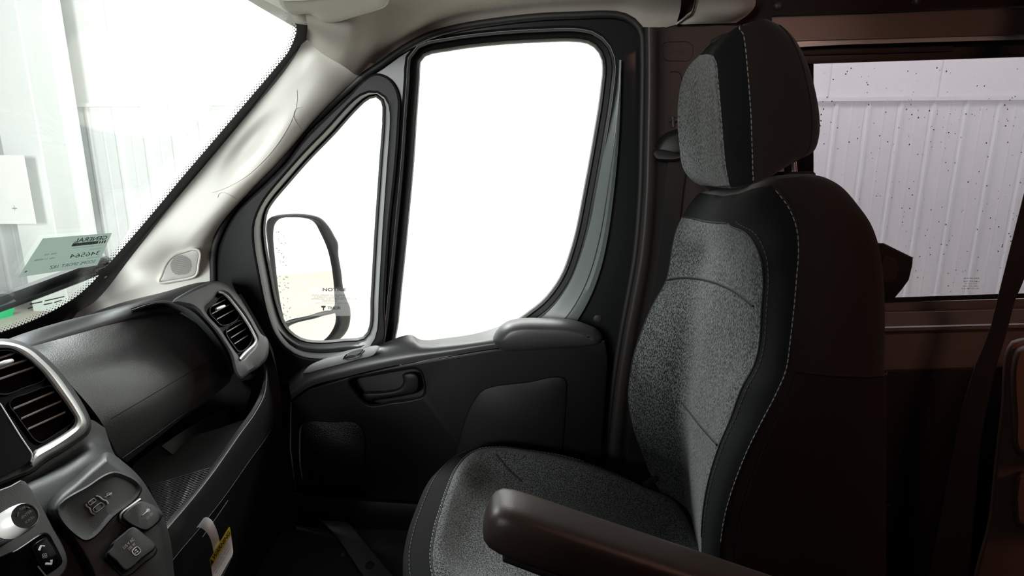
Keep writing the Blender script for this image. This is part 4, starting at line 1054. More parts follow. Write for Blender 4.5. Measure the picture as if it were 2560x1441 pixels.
# chrome strip of the outer vent
def strip(name, outer, inner, M, parent, m='chrome', h=0.006, n=60):
    a = copen(L2(*outer), n); b = copen(L2(*inner), n)
    rows = []
    for t, o_ in ((0, 0.001), (0.15, h * 0.7), (0.45, h), (0.75, h * 0.75), (1, 0.0)):
        rows.append([M(p.x * (1 - t) + q.x * t, p.y * (1 - t) + q.y * t, o_ + 0.006) for p, q in zip(a, b)])
    return sheet(name, rows, m, parent, linear=True, thick=0.003)
strip('chrome_trim', ((547, 729), (558, 731), (570, 739), (586, 757), (611, 790), (630, 820), (640, 840), (643.5, 851), (641, 863), (629, 876), (616, 889), (604, 902)), ((549, 734), (556, 736), (565, 743), (580, 761), (605, 794), (624, 824), (634, 843), (636, 851), (632, 860), (621, 870), (608, 882), (598, 894)), F2, dash)
# right end cap between vent housing and door
sheet('dash_end_cap', [[P(597, 738, 1.20), P(626, 786, 1.20), P(656, 838, 1.20), P(670, 862, 1.20), P(684, 900, 1.20), P(700, 970, 1.20), P(706, 1080, 1.20), P(700, 1200, 1.20)], [P(585, 740, 1.215), P(612, 790, 1.215), P(640, 845, 1.215), P(655, 872, 1.215), P(664, 905, 1.20), P(668, 960, 1.185), P(665, 1050, 1.17), P(660, 1200, 1.16)]], 'black_plastic', dash, 5, 2, 0.006)
tube('end_cap_joint', [P(653, 875, 1.172), P(662, 869, 1.176), P(672, 862, 1.19)], 0.001, 'recess_black', dash, 5)

# centre housing with two vents and the screen
ch_outer = L2((-200, 905), (-80, 858), (0, 847), (42, 851), (85, 870), (118, 896), (152, 931), (192, 985), (220, 1034), (229, 1062), (222, 1086), (200, 1104), (155, 1134), (112, 1160), (84, 1182), (40, 1200), (-60, 1240), (-200, 1290))
chl = resample(dense(ch_outer, True, 6), 120, True)
rim_in = L2((-200, 930), (-60, 878), (0, 868), (32, 871), (67, 891), (100, 921), (137, 969), (178, 1019), (196, 1051), (191, 1066), (172, 1084), (125, 1114), (84, 1138), (20, 1170), (-60, 1205), (-200, 1260))
ril = resample(dense(rim_in, True, 6), 120, True)
plate('centre_housing', chl, F1, 0.004, -0.10, 'dash_grey', dash, holes=[ril], bev=0.012, bpx=10)
vent('centre_vent', F1, [up1, lo1], [(((-30, 909), (36, 886)), ((-30, 934), (64, 904)), ((-30, 961), (82, 922))), (((36, 1024), (132, 984)), ((55, 1049), (150, 1007)), ((72, 1075), (160, 1035)))], ril, ((-14, 917), (28, 903)), None, dash)
strip('chrome_trim', ((-190, 905), (-80, 863), (0, 854), (37, 859), (76, 875), (106, 900), (141, 935), (181, 990), (208, 1035), (216, 1057), (211, 1075), (195, 1090), (150, 1122), (108, 1148), (83, 1168)), ((-190, 928), (-80, 882), (0, 870), (32, 873), (66, 893), (99, 923), (135, 970), (172, 1021), (188, 1050), (182, 1066), (166, 1080), (122, 1108), (92, 1124), (85, 1128), (78, 1152)), F1, dash, h=0.008, n=90)
scr = plate('display_screen', resample(L2((-180, 930), (0, 1008), (52, 1092), (78, 1130), (81, 1140), (76, 1156), (0, 1197), (-180, 1290), (-180, 930)), 60, False)[:-1], F1, 0.020, -0.02, 'piano_black', dash, bev=0.002, bpx=1.5)
tube('screen_edge', [F1(x, y, 0.0205) for x, y in ((0, 1009), (52, 1093), (78, 1131), (81, 1140), (77, 1156))], 0.0007, 'satin', scr, 5)

# centre stack below the housing
CS = [[F1(-240, 1270, -.03), F1(-60, 1190, -.03), F1(80, 1150, -.03), F1(160, 1095, -.03), F1(225, 1050, -.03), F1(262, 1070, -.035)],
      [F1(-240, 1300, -.03), F1(-60, 1230, -.03), F1(80, 1195, -.03), F1(170, 1140, -.03), F1(240, 1100, -.03), F1(282, 1128, -.035)],
      [F3(-240, 1330, -.02), F3(-60, 1270, -.02), F3(60, 1225, -.02), F3(150, 1190, -.02), F3(235, 1150, -.02), F3(310, 1160, -.03)],
      [F3(-240, 1420, -.01), F3(-60, 1330, -.01), F3(80, 1300, -.01), F3(190, 1260, -.01), F3(290, 1230, -.02), F3(370, 1260, -.04)],
      [F3(-240, 1620, -.01), F3(-60, 1600, -.01), F3(100, 1580, -.01), F3(230, 1560, -.01), F3(340, 1540, -.02), F3(400, 1540, -.04)]]
sheet('centre_stack', CS, 'dash_grey', dash, 6, 6, 0.006)
# socket pod
pod = resample(dense(L2((267, 1131), (302, 1151), (347, 1191), (378, 1236), (409, 1294), (427, 1356), (433, 1410), (430, 1500), (240, 1500), (215, 1430), (190, 1385), (155, 1335), (122, 1298), (114, 1276), (128, 1245), (180, 1199), (230, 1156)), True, 6), 120, True)
rec = resample(dense(L2((150, 1274), (158, 1262), (220, 1224), (282, 1188), (300, 1190), (346, 1218), (346, 1228), (280, 1288), (218, 1346), (208, 1344)), True, 6), 80, True)
podm = pillow('socket_pod', pod, F3, -0.03, 0.014, 26, 'dash_grey', dash, 6)
# recess in the pod built as dished panel set on it
rings('pod_recess', [[F3(p.x, p.y, 0.0145) for p in offset2(rec, 9)], [F3(p.x, p.y, 0.0185) for p in offset2(rec, 5)], [F3(p.x, p.y, 0.0175) for p in offset2(rec, 1)], [F3(p.x, p.y, 0.0150) for p in offset2(rec, -6)]], 'dash_grey', podm, cap1=True)
def ploop(cx, cy, ax, ay, w, h, n=24, pw=4):     # rounded box in a skewed pixel frame
    ax = Vector(ax); ay = Vector(ay); out = []
    for k in range(n):
        t = 2 * math.pi * k / n
        c, s_ = math.cos(t), math.sin(t)
        out.append(Vector((cx, cy)) + ax * (w * math.copysign(abs(c) ** (2 / pw), c)) + ay * (h * math.copysign(abs(s_) ** (2 / pw), s_)))
    return out
tx, ty = Vector((0.80, -0.60)), Vector((0.62, 0.78))      # along / across the lettering on the pod
uc = ploop(230, 1255.5, tx, ty, 11.5, 6.5)
ua = ploop(246, 1270, tx, ty, 16, 8.5)
for l, s_ in ((uc, 0.5), (ua, 0.62)):
    pl = plate('usb_port', l, F3, 0.0185, 0.012, 'recess_black', podm, bev=0.001, bpx=1)
    tube('port_rim', [F3(p.x, p.y, 0.0188) for p in offset2(l, -2) + [offset2(l, -2)[0]]], 0.0006, 'grey_print', pl, 5)
    c = sum(l, Vector((0, 0))) / len(l)
    plate('port_tongue', [c + (p - c) * s_ * 0.8 for p in l], F3, 0.0192, 0.018, 'slat', pl)
for pts in (((240, 1241), (247.5, 1242.6), (256, 1250), (266, 1254), (270, 1261)), ((215, 1261), (217.4, 1267), (224, 1272), (229, 1282), (238, 1287))):
    tube('usb_bracket_print', [F3(p.x, p.y, 0.0160) for p in copen(L2(*pts), 16)], 0.0009, 'white_print', podm, 5)
for pts, r in ((((263.5, 1244), (279, 1233)), 0.0006), (((267, 1241), (268, 1235), (274, 1233)), 0.0005), (((270, 1239), (276, 1239), (279, 1236)), 0.0005)):
    tube('usb_symbol_print', [F3(x, y, 0.0160) for x, y in pts], r, 'white_print', podm, 5)
dome('usb_symbol_print', F3(264, 1243.5, 0.0158), F3.n, 0.0012, 0.0005, 'white_print', podm, 8, 2)
# 12 V cap
c12 = resample(dense(L2((306, 1294), (310, 1284), (350, 1254), (358, 1254), (400, 1276), (408, 1288), (404, 1298), (372, 1326), (362, 1328), (312, 1302)), True, 5), 60, True)
k12 = pillow('socket_cap', c12, F3, 0.012, 0.030, 4, 'dash_grey', dash, 3)
k12['label'] = 'square socket cover marked 12V DC'
tube('cap_chrome_rim', [F3(p.x, p.y, 0.016) for p in copen(L2((350, 1250), (325, 1268), (304, 1284), (300, 1293), (304, 1301), (328, 1319)), 24)], 0.0022, 'satin', k12, 6)  # chrome edge along the left of the cap
ptext('lettering', '12V DC', F3, (367.5, 1300.5), (383.5, 1285.5), (364, 1296), 0.0305, 'white_print', k12, 0.01)
tube('key_symbol_print', [F3(356, 1289.5, 0.0305), F3(370, 1278, 0.0305)], 0.0010, 'white_print', k12, 5)
dome('key_symbol_print', F3(370.5, 1277.5, 0.0300), F3.n, 0.0030, 0.0007, 'white_print', k12, 12, 2)
# 115 V cap
c115 = resample(dense(L2((270, 1384), (274, 1376), (282, 1366), (284, 1356), (298, 1342), (314, 1328), (318, 1324), (332, 1317), (340, 1319), (366, 1340), (388, 1360), (391, 1367), (356, 1398), (322, 1426), (314, 1426), (290, 1402)), True, 4), 70, True)
k115 = pillow('outlet_cap', c115, F3, 0.008, 0.036, 4, 'dash_grey', dash, 3)
k115['label'] = 'larger outlet cover marked 115 V AC 150 W'
plate('cap_base', [p + Vector((-3, 10)) for p in offset2(c115, 6)], F3, 0.020, 0.0, 'black_plastic', k115, bev=0.004, bpx=3)
ptext('lettering', '115 V AC', F3, (311, 1374), (336, 1350.5), (306, 1369), 0.0365, 'white_print', k115, 0.01)
ptext('lettering', '150 W', F3, (323.6, 1377), (339.5, 1362), (318.6, 1372), 0.0365, 'white_print', k115, 0.01)
ic = ploop(341, 1379, (0.75, -0.66), (0.66, 0.75), 9.5, 8.5, 28, 3.2)
tube('outlet_symbol_print', [F3(p.x, p.y, 0.0365) for p in ic + [ic[0]]], 0.0007, 'white_print', k115, 5)
for a_, b_ in (((336, 1380), (341, 1375)), ((341.5, 1382.5), (345, 1379)), ((338, 1383), (339.5, 1384.5))):
    tube('outlet_symbol_print', [F3(*a_, 0.0365), F3(*b_, 0.0365)], 0.0009, 'white_print', k115, 5)
# control panel with tuning knob and climate switches
cp_l = resample(dense(L2((-160, 1300), (28, 1214), (56, 1200), (64, 1206), (107, 1274), (134, 1325), (160, 1372), (168, 1400), (164, 1425), (120, 1470), (-160, 1640)), True, 4), 90, True)
cpp = plate('control_panel', cp_l, F3, 0.020, -0.02, 'dash_grey', dash, bev=0.003, bpx=3)
KC = F3(70, 1291, 0.020)
kax = F3.n.orthogonal().normalized(); kay = F3.n.cross(kax)
kr = (F3(99, 1290, 0.060) - F3(29, 1290, 0.060)).length / 2 * 1.0
def kring(r, o_): 
    return [F3(64, 1290, 0.056) + F3.n * (o_ - 0.036) + kax * r * math.cos(2 * math.pi * k / 40) + kay * r * math.sin(2 * math.pi * k / 40) for k in range(40)]
kn = rings('tuning_knob', [kring(kr * 1.10, -0.004), kring(kr * 1.10, 0.014), kring(kr * 1.14, 0.015)], 'slat', dash, cap0=True)
kn['label'] = 'chrome rimmed knob marked TUNE ENTER SCROLL'
rings('knob_rim', [kring(kr * 1.14, 0.015), kring(kr * 1.22, 0.017), kring(kr * 1.23, 0.026), kring(kr * 1.15, 0.033), kring(kr * 1.02, 0.036), kring(kr * 0.99, 0.034)], 'chrome', kn)
rings('knob_face', [kring(kr * 1.0, 0.033), kring(kr * 0.97, 0.0345)], 'black_plastic', kn, cap1=True)
bmx = bmesh.new()
for k in range(40):
    p = kring(kr * 1.115, 0.0)[k]; q = kring(kr * 1.115, 0.013)[k]
    bm_tube(bmx, [p, q], 0.0007, 4)
o = finish(bmx, 'knob_ridge', 'slat', kn, False); o['kind'] = 'stuff'
KF = plane(tuple(F3(64, 1290, 0.056) - F3.n * 0.0013), tuple(F3.n))
def kt(s, a_, b_, c_): return ptext('lettering', s, KF, a_, b_, c_, 0.0006, 'grey_print', kn)
kt('-ENTER-', (53, 1300), (82, 1279), (49.5, 1294.5))
kt('TUNE', (49, 1279), (64, 1270.5), (46, 1273.5))
kt('SCROLL', (64, 1311), (86, 1294), (61, 1306))
for pts in (((44, 1292), (44.5, 1286), (46.5, 1281)), ((66, 1268.5), (70.5, 1269), (74, 1271))):
    tube('knob_mark_print', [KF(x, y, 0.0006) for x, y in pts], 0.0004, 'grey_print', kn, 4)
cl = resample(dense(L2((-100, 1452), (40, 1374), (60, 1361), (100, 1335), (112, 1331), (122, 1335), (136, 1358), (152, 1390), (157, 1404), (152, 1414), (100, 1448), (60, 1480), (-60, 1560)), True, 5), 80, True)
clm = plate('climate_switches', cl, F3, 0.026, 0.01, 'piano_black', dash, bev=0.004, bpx=4)
cl2 = resample(dense(L2((78, 1369), (108, 1345), (116, 1343), (124, 1352), (147, 1396), (144, 1404), (112, 1428), (106, 1424), (82, 1378)), True, 5), 50, True)
fk = pillow('fan_rocker', cl2, F3, 0.024, 0.031, 4, 'piano_black', clm, 3)
for pts in (((98, 1376.5), (102.5, 1366), (110.5, 1367)), ((114, 1410), (128, 1411), (128.5, 1401))):
    tube('chevron_print', [F3(x, y, 0.0315) for x, y in pts], 0.0012, 'white_print', fk, 5)
for a_ in range(4):
    cc = (111.8 + 3.6 * math.cos(a_ * math.pi / 2 + .6), 1390.5 + 3.8 * math.sin(a_ * math.pi / 2 + .6))
    lp = [(cc[0] + 2.6 * math.cos(t * math.pi / 5), cc[1] + 2.6 * math.sin(t * math.pi / 5)) for t in range(11)]
    tube('fan_symbol_print', [F3(x, y, 0.0315) for x, y in lp], 0.00035, 'grey_print', fk, 4)
tube('switch_gap', [F3(x, y, 0.0265) for x, y in ((95, 1416), (115, 1441), (130, 1460))], 0.0008, 'satin', clm, 4)

# open tray under the lid
TZ = 0.762
TR = plane((-0.7, 0.9, TZ), (0, 0, 1))
sheet('tray_floor', [[TR(250, 1290), TR(400, 1110), TR(520, 1080), TR(610, 1050)], [TR(330, 1380), TR(440, 1240), TR(545, 1180), TR(640, 1060)]], 'recess_black', dash, 3, 3, 0.004)
sheet('tray_back', [[PXc(250, 1120, -.80), PXc(380, 1000, -.80), PXc(520, 920, -.80), PXc(640, 830, -.75)], [PXc(330, 1150, -.80), PXc(420, 1090, -.80), PXc(520, 1030, -.80), PXc(640, 940, -.74)], [PXc(345, 1185, -.82), PXc(435, 1140, -.81), PXc(500, 1140, -.78), PXc(560, 1135, -.74)], [TR(360, 1200), TR(440, 1165), TR(500, 1150), TR(560, 1135)]], 'recess_black', dash, 4, 4, 0.004)
sheet('tray_corner', [[PX(404, 1116, -.70), PX(440, 1090, -.70), PX(500, 1055, -.70), PX(560, 1020, -.70)], [PX(420, 1128, -.69), PX(450, 1112, -.69), PX(505, 1090, -.69), PX(575, 1060, -.68)], [PX(438, 1141, -.68), PX(470, 1137, -.68), PX(515, 1134, -.675), PX(560, 1132, -.66)]], 'black_plastic', dash, 4, 4, 0.004)
mt = sheet('tray_mat', [[TR(372, 1214, .003), TR(450, 1190, .003), TR(534, 1164, .003)], [TR(395, 1265, .003), TR(445, 1250, .003), TR(500, 1225, .003)], [TR(412, 1312, .003), TR(420, 1310, .003), TR(432, 1304, .003)]], 'rubber', dash, 4, 4, 0.002)
for k in range(26):
    t = (k + 0.5) / 26
    a_ = Vector((372, 1214)).lerp(Vector((412, 1312)), t); b_ = Vector((536, 1166)).lerp(Vector((430, 1306)), t)
    tube('mat_rib', [TR(a_.x, a_.y, 0.004), TR(b_.x, b_.y, 0.004)], 0.0011, 'slat', mt, 4)
lipc = [(652, 872, -.612), (662, 903, -.600), (667, 935, -.588), (662, 985, -.575), (640, 1031, -.565), (596, 1093, -.553), (534, 1182, -.543), (467, 1267, -.530), (420, 1322, -.520), (360, 1400, -.512), (300, 1480, -.505)]
def lip(dx, dy, dX): return copen([PXc(x + dx * min(1, max(0.2, (y - 860) / 120)), y + dy, X + dX) for x, y, X in lipc], 70)
sheet('tray_lip', [lip(-14, 6, -0.03), lip(-12, -6, -0.018), lip(-8, -10, -0.010), lip(-3, -5, -0.003), lip(0, 0, 0.0), lip(3, 7, 0.001), lip(14, 26, -0.002), lip(28, 56, -0.008)], 'lip_plastic', dash, linear=True, thick=0.004)
tube('lip_highlight', lip(-0.5, -1, 0.0012)[6:66], 0.0012, 'lip_highlight', dash, 6)
low = [lip(28, 56, -0.009), lip(34, 68, -0.012), lip(52, 130, -0.02), lip(70, 260, -0.05), lip(90, 460, -0.10)]
lp_ = sheet('lower_panel', low, 'black_plastic', dash, linear=True, thick=0.004)
g_ = lip(29, 58, -0.006)
tube('panel_line', g_[16:62], 0.0006, 'step_plastic', lp_, 5)
tube('panel_line', [PX(x, y, -.535) for x, y in ((570, 1252), (540, 1296), (506, 1344))], 0.0007, 'step_plastic', lp_, 5)

# ---------------------------------------------------------------- warning tag hanging from the lower panel
tg = thing('warning_tag', 'white and yellow warning tag hanging from the lower dashboard', 'tag', tuple(PX(500, 1310, -.525)))
TG = plane(tuple(PX(553, 1385, -.485)), (0.42, -0.85, 0.32))
up_ = [(509, 1296, 0.0), (518, 1294, 0.012), (530, 1303, 0.018), (539, 1319, 0.016), (546, 1340, 0.008), (549, 1354, 0.003), (552, 1375, 0.002)]
dn_ = [(491, 1320, 0.0), (500, 1319.6, 0.012), (513, 1328, 0.018), (524, 1344, 0.016), (531, 1364, 0.008), (533.5, 1378, 0.003), (537, 1400, 0.002)]
sheet('tag_strap', [copen([TG(*p) for p in up_], 30), copen([TG(*p) for p in dn_], 30)], 'tag_white', tg, linear=True, thick=0.0006)
plate('tag_header', L2((524, 1400), (527, 1394), (571, 1320), (574, 1318), (575.5, 1322), (578, 1338.5), (528, 1421), (525, 1405)), TG, 0.007, 0.0062, 'tag_yellow', tg, smooth=False)
plate('tag_body', L2((528, 1421.5), (578, 1339), (583, 1380), (581.5, 1388), (560, 1426), (535, 1470)), TG, 0.007, 0.0062, 'tag_white', tg, smooth=False)
ptext('lettering', 'WARNING', TG, (535, 1403), (576, 1335.5), (530.5, 1393.5), 0.0076, 'black_print', tg, 0.02)
plate('warning_symbol', L2((527.5, 1417), (535, 1404.5), (526.5, 1398.5)), TG, 0.0076, 0.0072, 'black_print', tg, smooth=False)
ptext('lettering', 'CHILDREN CAN BE', TG, (536, 1419), (571, 1359), (533.5, 1415.5), 0.0076, 'grey_print', tg)
ptext('lettering', 'KILLED OR INJURED', TG, (539, 1427), (574.5, 1365.5), (536.5, 1423.5), 0.0076, 'grey_print', tg)
ptext('lettering', 'BY PASSENGER AIRBAG', TG, (541, 1435), (577.5, 1372), (538.5, 1431.5), 0.0076, 'grey_print', tg)
for k in range(4):
    ptext('lettering', 'THE BACK SEAT IS THE SAFEST PLACE FOR CHILDREN', TG, (543 + k * 2.2, 1442.5 + k * 5), (579 + k * 0.8, 1377.5 + k * 5), (541.6 + k * 2.2, 1440 + k * 5), 0.0076, 'grey_print', tg)

# ================================================================ PASSENGER SEAT
seat = thing('passenger_seat', 'black and grey melange captain seat with stitched headrest and armrest', 'seat', (0.15, 0.9, 0.0))
KU, KV = 5, 5
def seat_loft(levels, yF, yS, yT, yR, yV=None, rear=0.0, far_in=0.01):
    out = []
    for L in levels:
        F, V_, S, T, R = L[:5]
        ys_, yv_ = L[5] if len(L) > 5 else (yS, yV)
        f = P(*F, yF); s = P(*S, ys_); t = P(*T, yT); r = P(*R, yR); v = P(*V_, yv_)
        xr = r.x + rear
        loop = [Vector((xr - 0.01, yF - far_in - 0.02, (f.z + r.z) / 2)), Vector(((f.x + xr) / 2 + 0.01, yF + 0.006, f.z)), f, f.lerp(v, 0.18) , f.lerp(v, 0.62), v, v.lerp(s, 0.35), v.lerp(s, 0.72), s, t,
                t.lerp(r, 0.5) + Vector((0, -0.014, 0)), r, Vector((xr + 0.012, yR + 0.06, r.z)), Vector((xr + 0.018, (yR + yF) / 2, r.z))]
        out.append(loop)
    rr = [smooth_idx_closed(l, KU) for l in out]
    cols = [smooth_idx([r_[i] for r_ in rr], KV) for i in range(len(rr[0]))]
    return [[cols[i][j] for i in range(len(cols))] for j in range(len(cols[0]))]
cF, cF2, cV, cS, cT, cM, cR = 2 * KU, 3 * KU, 5 * KU, 8 * KU, 9 * KU, 10 * KU, 11 * KU
back_levels = [
    ((1800, 1470), (1775, 1470), (1762, 1470), (1800, 1480), (2212, 1560)),
    ((1722, 1338), (1736, 1338), (1757, 1343), (1803, 1353), (2212, 1441)),
    ((1670, 1258), (1722, 1262), (1763, 1266), (1816, 1276), (2212, 1330)),
    ((1630, 1190), (1712, 1192), (1778, 1189), (1840, 1199), (2212, 1230)),
    ((1600, 1120), (1706, 1120), (1803, 1111), (1872, 1120), (2212, 1140)),
    ((1580, 1060), (1704, 1055), (1829, 1050), (1903, 1058), (2212, 1070)),
    ((1570, 990), (1707, 985), (1856, 975), (1938, 991), (2212, 1000)),
    ((1577, 925), (1711, 925), (1888, 915), (1966, 925), (2212, 935)),
    ((1591, 868), (1716, 872), (1901, 868), (1975, 865), (2212, 870)),
    ((1628, 774), (1724, 776), (1907, 777), (1986, 770), (2212, 780)),
    ((1668, 700), (1738, 704), (1912, 705), (1992, 700), (2209, 700)),
    ((1682, 620), (1758, 640), (1905, 645), (1997, 620), (2198, 620)),
    ((1694, 575), (1768, 592), (1876, 590), (1992, 565), (2178, 562), (0.77, 0.98)),
    ((1709, 543), (1778, 556), (1822, 557), (1972, 513), (2146, 515), (0.85, 0.96)),
    ((1726, 512), (1782, 528), (1815, 524), (1948, 480), (2102, 466), (0.88, 0.97)),
    ((1752, 484), (1810, 492), (1850, 486), (1935, 462), (2062, 444), (0.82, 0.95)),
    ((1800, 470), (1840, 470), (1875, 462), (1940, 448), (2025, 436), (0.8, 0.95))]
BG = seat_loft(back_levels, 1.13, 0.735, 0.685, 0.70, 1.03)
br_ = rings('backrest', BG, 'side_fabric', seat, cap0=True, cap1=True, angle=70)
def sub(grid, r0, r1, c0, c1, step=1): return [r[c0:c1 + 1] for r in grid[r0:r1 + 1]]
def band(name, grid, r0, r1, c0, c1, m, parent, lift, thick=0.003):
    return sheet(name, sub(grid, r0, r1, c0, c1), m, parent, linear=True, thick=thick, lift=lift)
TOPI = 13 * KV
band('front_insert', BG, 0, TOPI, cF + 1, cS, 'melange_fabric', br_, 0.0022)
band('front_band', BG, 0, 15 * KV, cS, cT, 'dark_fabric', br_, 0.0018)
band('shoulder_panel', BG, TOPI, 15 * KV, cF + 1, cS, 'dark_fabric', br_, 0.0018)
band('far_edge', BG, 0, 15 * KV, cF - 3, cF + 1, 'dark_fabric', br_, 0.0018)
band('side_lower_panel', BG, 0, 7 * KV, cT + 1, cR + 2, 'side_lower', br_, 0.0016)
def colpts(grid, c, r0, r1, lift=0.003):
    N_ = grid_normals(grid)
    return [grid[r][c] + N_[r][c] * lift for r in range(r0, r1 + 1)]
tube('seam_cord', colpts(BG, cS, KV, TOPI, 0.0018), 0.0016, 'recess_black', br_, 6)
tube('seam_cord', colpts(BG, cF + 1, KV, TOPI, 0.0018), 0.0016, 'recess_black', br_, 6)
tube('seam_cord', colpts(BG, cT, KV, 15 * KV, 0.0010), 0.0016, 'recess_black', br_, 6)
stitches('stitching', colpts(BG, cT, KV, 14 * KV + 3, 0.0030), br_)
Nb = grid_normals(BG)
arcrow = [BG[TOPI][c] + Nb[TOPI][c] * 0.003 for c in range(cF + 1, cS + 1)]
tube('seam_cord', arcrow, 0.0016, 'recess_black', br_, 6)
stitches('stitching', [BG[r][cS + 1] + Nb[r][cS + 1] * 0.0026 for r in range(KV, TOPI + 1)] , br_, 'thread_dark', r=0.0006)
tube('pocket_seam', [BG[7 * KV][c] + Nb[7 * KV][c] * 0.002 for c in range(cT + 1, cR + 2)], 0.0016, 'recess_black', br_, 6)
sf = caster(BG, True)
tube('crease', [sf(p.x, p.y, 0.003) for p in copen(L2((1669, 702), (1700, 696), (1740, 697), (1790, 707), (1840, 729), (1888, 766)), 24)], 0.0020, 'recess_black', br_, 6)
tube('crease', [sf(p.x, p.y, 0.003) for p in copen(L2((1707, 1006), (1725, 1028), (1760, 1072), (1797, 1114)), 18)], 0.0018, 'recess_black', br_, 6)

# headrest
head_levels = [
    ((1775, 466), (1800, 470), (1832, 471), (1880, 462), (1915, 446)),
    ((1752, 461), (1790, 464), (1827, 462), (1884, 452), (1950, 426)),
    ((1727, 444), (1775, 446), (1822, 440), (1883, 430), (1995, 400)),
    ((1709, 416), (1762, 416), (1817, 412), (1882, 400), (2034, 379)),
    ((1701, 360), (1755, 358), (1811, 350), (1880, 345), (2047, 345)),
    ((1697, 310), (1752, 304), (1807, 295), (1878, 290), (2049, 295)),
    ((1699, 250), (1750, 243), (1802, 235), (1874, 230), (2041, 240)),
    ((1708, 203), (1752, 197), (1798, 190), (1869, 170), (2026, 180)),
    ((1726, 166), (1758, 160), (1794, 155), (1864, 118), (2006, 130)),
    ((1752, 140), (1768, 137), (1787, 137), (1858, 84), (1978, 86)),
    ((1778, 112), (1792, 106), (1808, 98), (1850, 70), (1950, 63)),
    ((1812, 84), (1822, 79), (1834, 74), (1862, 60), (1922, 52))]
HG = seat_loft(head_levels, 1.03, 0.82, 0.785, 0.80, 0.93)
hr_ = rings('headrest', HG, 'side_fabric', seat, cap0=True, cap1=True, angle=70)
hr_['label'] = 'headrest with grey melange front and white stitched edge'
HT = 9 * KV
band('headrest_insert', HG, KV, HT, cF + 1, cS, 'melange_fabric', hr_, 0.0020)
band('headrest_band', HG, 2, 10 * KV + 3, cS, cT, 'dark_fabric', hr_, 0.0016)
band('headrest_top', HG, HT, 10 * KV + 3, cF + 1, cS, 'dark_fabric', hr_, 0.0016)
Nh = grid_normals(HG)
tube('seam_cord', colpts(HG, cT, KV, 10 * KV + 2, 0.0008), 0.0014, 'recess_black', hr_, 6)
stitches('stitching', colpts(HG, cT, KV, 10 * KV + 2, 0.0026), hr_, dash=0.005, gap=0.003, r=0.0008)
stitches('stitching', [HG[r][cS] + Nh[r][cS] * 0.0028 for r in range(KV, HT + 1)], hr_, dash=0.005, gap=0.003, r=0.0006)
tube('seam_cord', [HG[r][cR - 2] + Nh[r][cR - 2] * 0.0006 for r in range(2 * KV, 10 * KV)], 0.0011, 'recess_black', hr_, 6)
pa = P(1979, 398, 0.86)
for y in (0.86, 0.98):
    q = Vector((pa.x, y, pa.z))
    tube('headrest_post', [q + Vector((-0.008, 0, 0.04)), q, q + Vector((0.012, 0, -0.06))], 0.0065, 'satin', hr_, 14)
    box('post_guide', (q.x - 0.024, y - 0.022, q.z - 0.036), (q.x + 0.032, y + 0.022, q.z - 0.020), 'black_plastic', br_, 0.006)

# cushion
ctr = Vector((0.10, 0.90))
E = [P(1007, 1420, 0.72), P(1020, 1330, 0.79), P(1037, 1281, 0.84), P(1063, 1219, 0.92), P(1094, 1178, 1.018), P(1135, 1147, 1.095), P(1176, 1132, 1.135), P(1243, 1123, 1.152), P(1320, 1127, 1.152), P(1397, 1137, 1.150), P(1474, 1158, 1.146), P(1551, 1188, 1.142), P(1597, 1214, 1.138), P(1650, 1245, 1.13),
     Vector((0.42, 1.08, 0.575)), Vector((0.43, 0.90, 0.572)), Vector((0.42, 0.72, 0.575)), Vector((0.36, 0.668, 0.60)), Vector((0.20, 0.655, 0.635)), Vector((0.04, 0.650, 0.665)), Vector((-0.08, 0.652, 0.682)), Vector((-0.150, 0.668, 0.695))]
EL = cclosed(E, 110)
def zb(x): return 0.716 - 0.235 * (x + 0.17)
def inset(sx, sy, dz, mix=1.0):
    r = []
    for p in EL:
        x = ctr.x + (p.x - ctr.x) * sx; y = ctr.y + (p.y - ctr.y) * sy
        r.append(Vector((x, y, (zb(x) + dz) * mix + p.z * (1 - mix))))
    return r
def drop(k, dz):
    return [Vector((ctr.x + (p.x - ctr.x) * k, ctr.y + (p.y - ctr.y) * k, p.z + dz)) for p in EL]
seam_l = inset(0.835, 0.965, 0.004, 0.55)
cu_ = rings('seat_cushion', [drop(0.90, -0.165), drop(0.96, -0.15), drop(0.995, -0.09), drop(1.005, -0.045), drop(1.002, -0.015), EL, inset(0.975, 0.992, 0.004, 0.2), inset(0.92, 0.98, 0.006, 0.45), seam_l], 'dark_fabric', seat, cap0=True, angle=80)
IL = [[p + Vector((0, 0, 0.001)) for p in seam_l], inset(0.81, 0.935, 0.010, 0.65), inset(0.78, 0.86, 0.008, 0.85), inset(0.75, 0.76, -0.008, 1.0), inset(0.70, 0.62, -0.026, 1.0), inset(0.60, 0.50, -0.034, 1.0), inset(0.45, 0.36, -0.035, 1.0), inset(0.2, 0.15, -0.035, 1.0)]
ins = rings('cushion_insert', IL, 'melange_fabric', cu_, cap1=True, angle=80)
cf = caster(IL, True)
n_ = len(EL)
def arc(loop, a, b, dz): return [loop[i % n_] + Vector((0, 0, dz)) for i in range(a, b)]
tube('seam_cord', arc(seam_l, -6, 62, 0.001), 0.0016, 'recess_black', cu_, 6)
stitches('stitching', arc(inset(0.845, 0.967, 0.005, 0.55), -6, 52, 0.0016), cu_)
stitches('stitching', arc(inset(0.965, 0.988, 0.0045, 0.25), -6, 40, 0.0016), cu_, 'thread_dark')
tube('crease', [cf(p.x, p.y, 0.0012) for p in copen(L2((1238, 1136), (1252, 1153), (1270, 1175), (1304, 1205)), 14)], 0.0014, 'recess_black', cu_, 5)
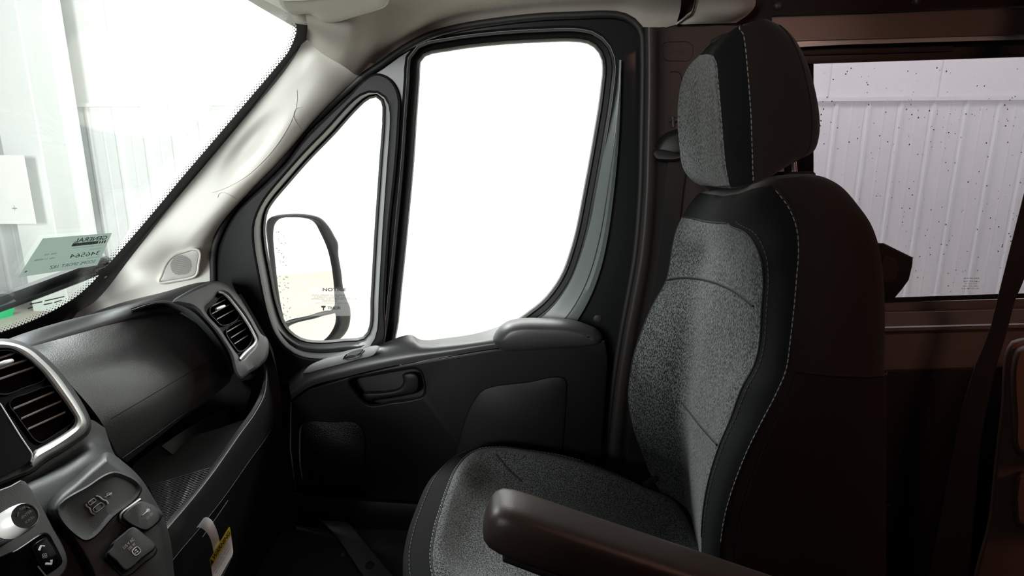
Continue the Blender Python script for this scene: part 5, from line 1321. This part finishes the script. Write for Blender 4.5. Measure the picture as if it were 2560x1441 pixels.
# pedestal
box('seat_base', (-0.06, 0.70, 0.0), (0.40, 1.10, 0.50), 'black_plastic', seat, 0.02)
box('base_rail', (-0.10, 0.74, 0.40), (0.44, 0.80, 0.54), 'dark_metal', seat, 0.008)
box('base_rail', (-0.10, 1.00, 0.40), (0.44, 1.06, 0.54), 'dark_metal', seat, 0.008)
# armrest on the aisle side
dirx = Vector((0.94, 0, -0.342)).normalized(); dirz = Vector((0.342, 0, 0.94)).normalized()
A0 = Vector((-0.022, 0.575, 0.925)); LEN = 0.56
secs = []
def asec(s, w, h0, h1, n=36):
    c = A0 + dirx * s
    zc = (h0 + h1) / 2; hh = (h0 - h1) / 2; r = []
    for k in range(n):
        t = 2 * math.pi * k / n; ct, st_ = math.cos(t), math.sin(t)
        pw = 2 / 3.6
        r.append(c + Vector((0, 1, 0)) * (w * math.copysign(abs(ct) ** pw, ct)) + dirz * (zc + hh * math.copysign(abs(st_) ** pw, st_)))
    return r
for s, w, a_, b_ in ((0.0, 0.012, -0.022, -0.036), (0.001, 0.020, -0.014, -0.044), (0.005, 0.028, -0.006, -0.052), (0.013, 0.033, -0.001, -0.057), (0.026, 0.035, 0.0015, -0.060), (0.05, 0.036, 0.002, -0.062), (0.12, 0.036, 0.001, -0.063), (0.25, 0.037, 0.0, -0.066), (0.40, 0.037, -0.001, -0.07), (0.50, 0.036, -0.002, -0.07), (0.54, 0.033, -0.006, -0.066), (0.56, 0.022, -0.02, -0.05)):
    secs.append(asec(s, w, a_, b_))
ar_ = rings('armrest', secs, 'arm_vinyl', seat, cap0=True, cap1=True, angle=70)
bm_ = [asec(s, w + 0.001, a_, b_) for s, w, a_, b_ in ((0.035, 0.030, -0.052, -0.066), (0.10, 0.031, -0.055, -0.069), (0.30, 0.031, -0.058, -0.073), (0.50, 0.030, -0.06, -0.074))]
rings('armrest_base', bm_, 'black_plastic', ar_, cap0=True, cap1=True)
rings('armrest_pivot', [[Vector((0.44 + 0.04 * math.cos(t * math.pi / 12), y, 0.66 + 0.04 * math.sin(t * math.pi / 12))) for t in range(24)] for y in (0.56, 0.70)], 'black_plastic', ar_, cap0=True, cap1=True)
# belt buckle peeking out at the far rear corner of the cushion
tube('buckle', [P(1612, 1214, 1.10), P(1628, 1203, 1.09), P(1642, 1196, 1.08)], [0.007, 0.008, 0.007], 'black_plastic', seat, 8, 0.5)
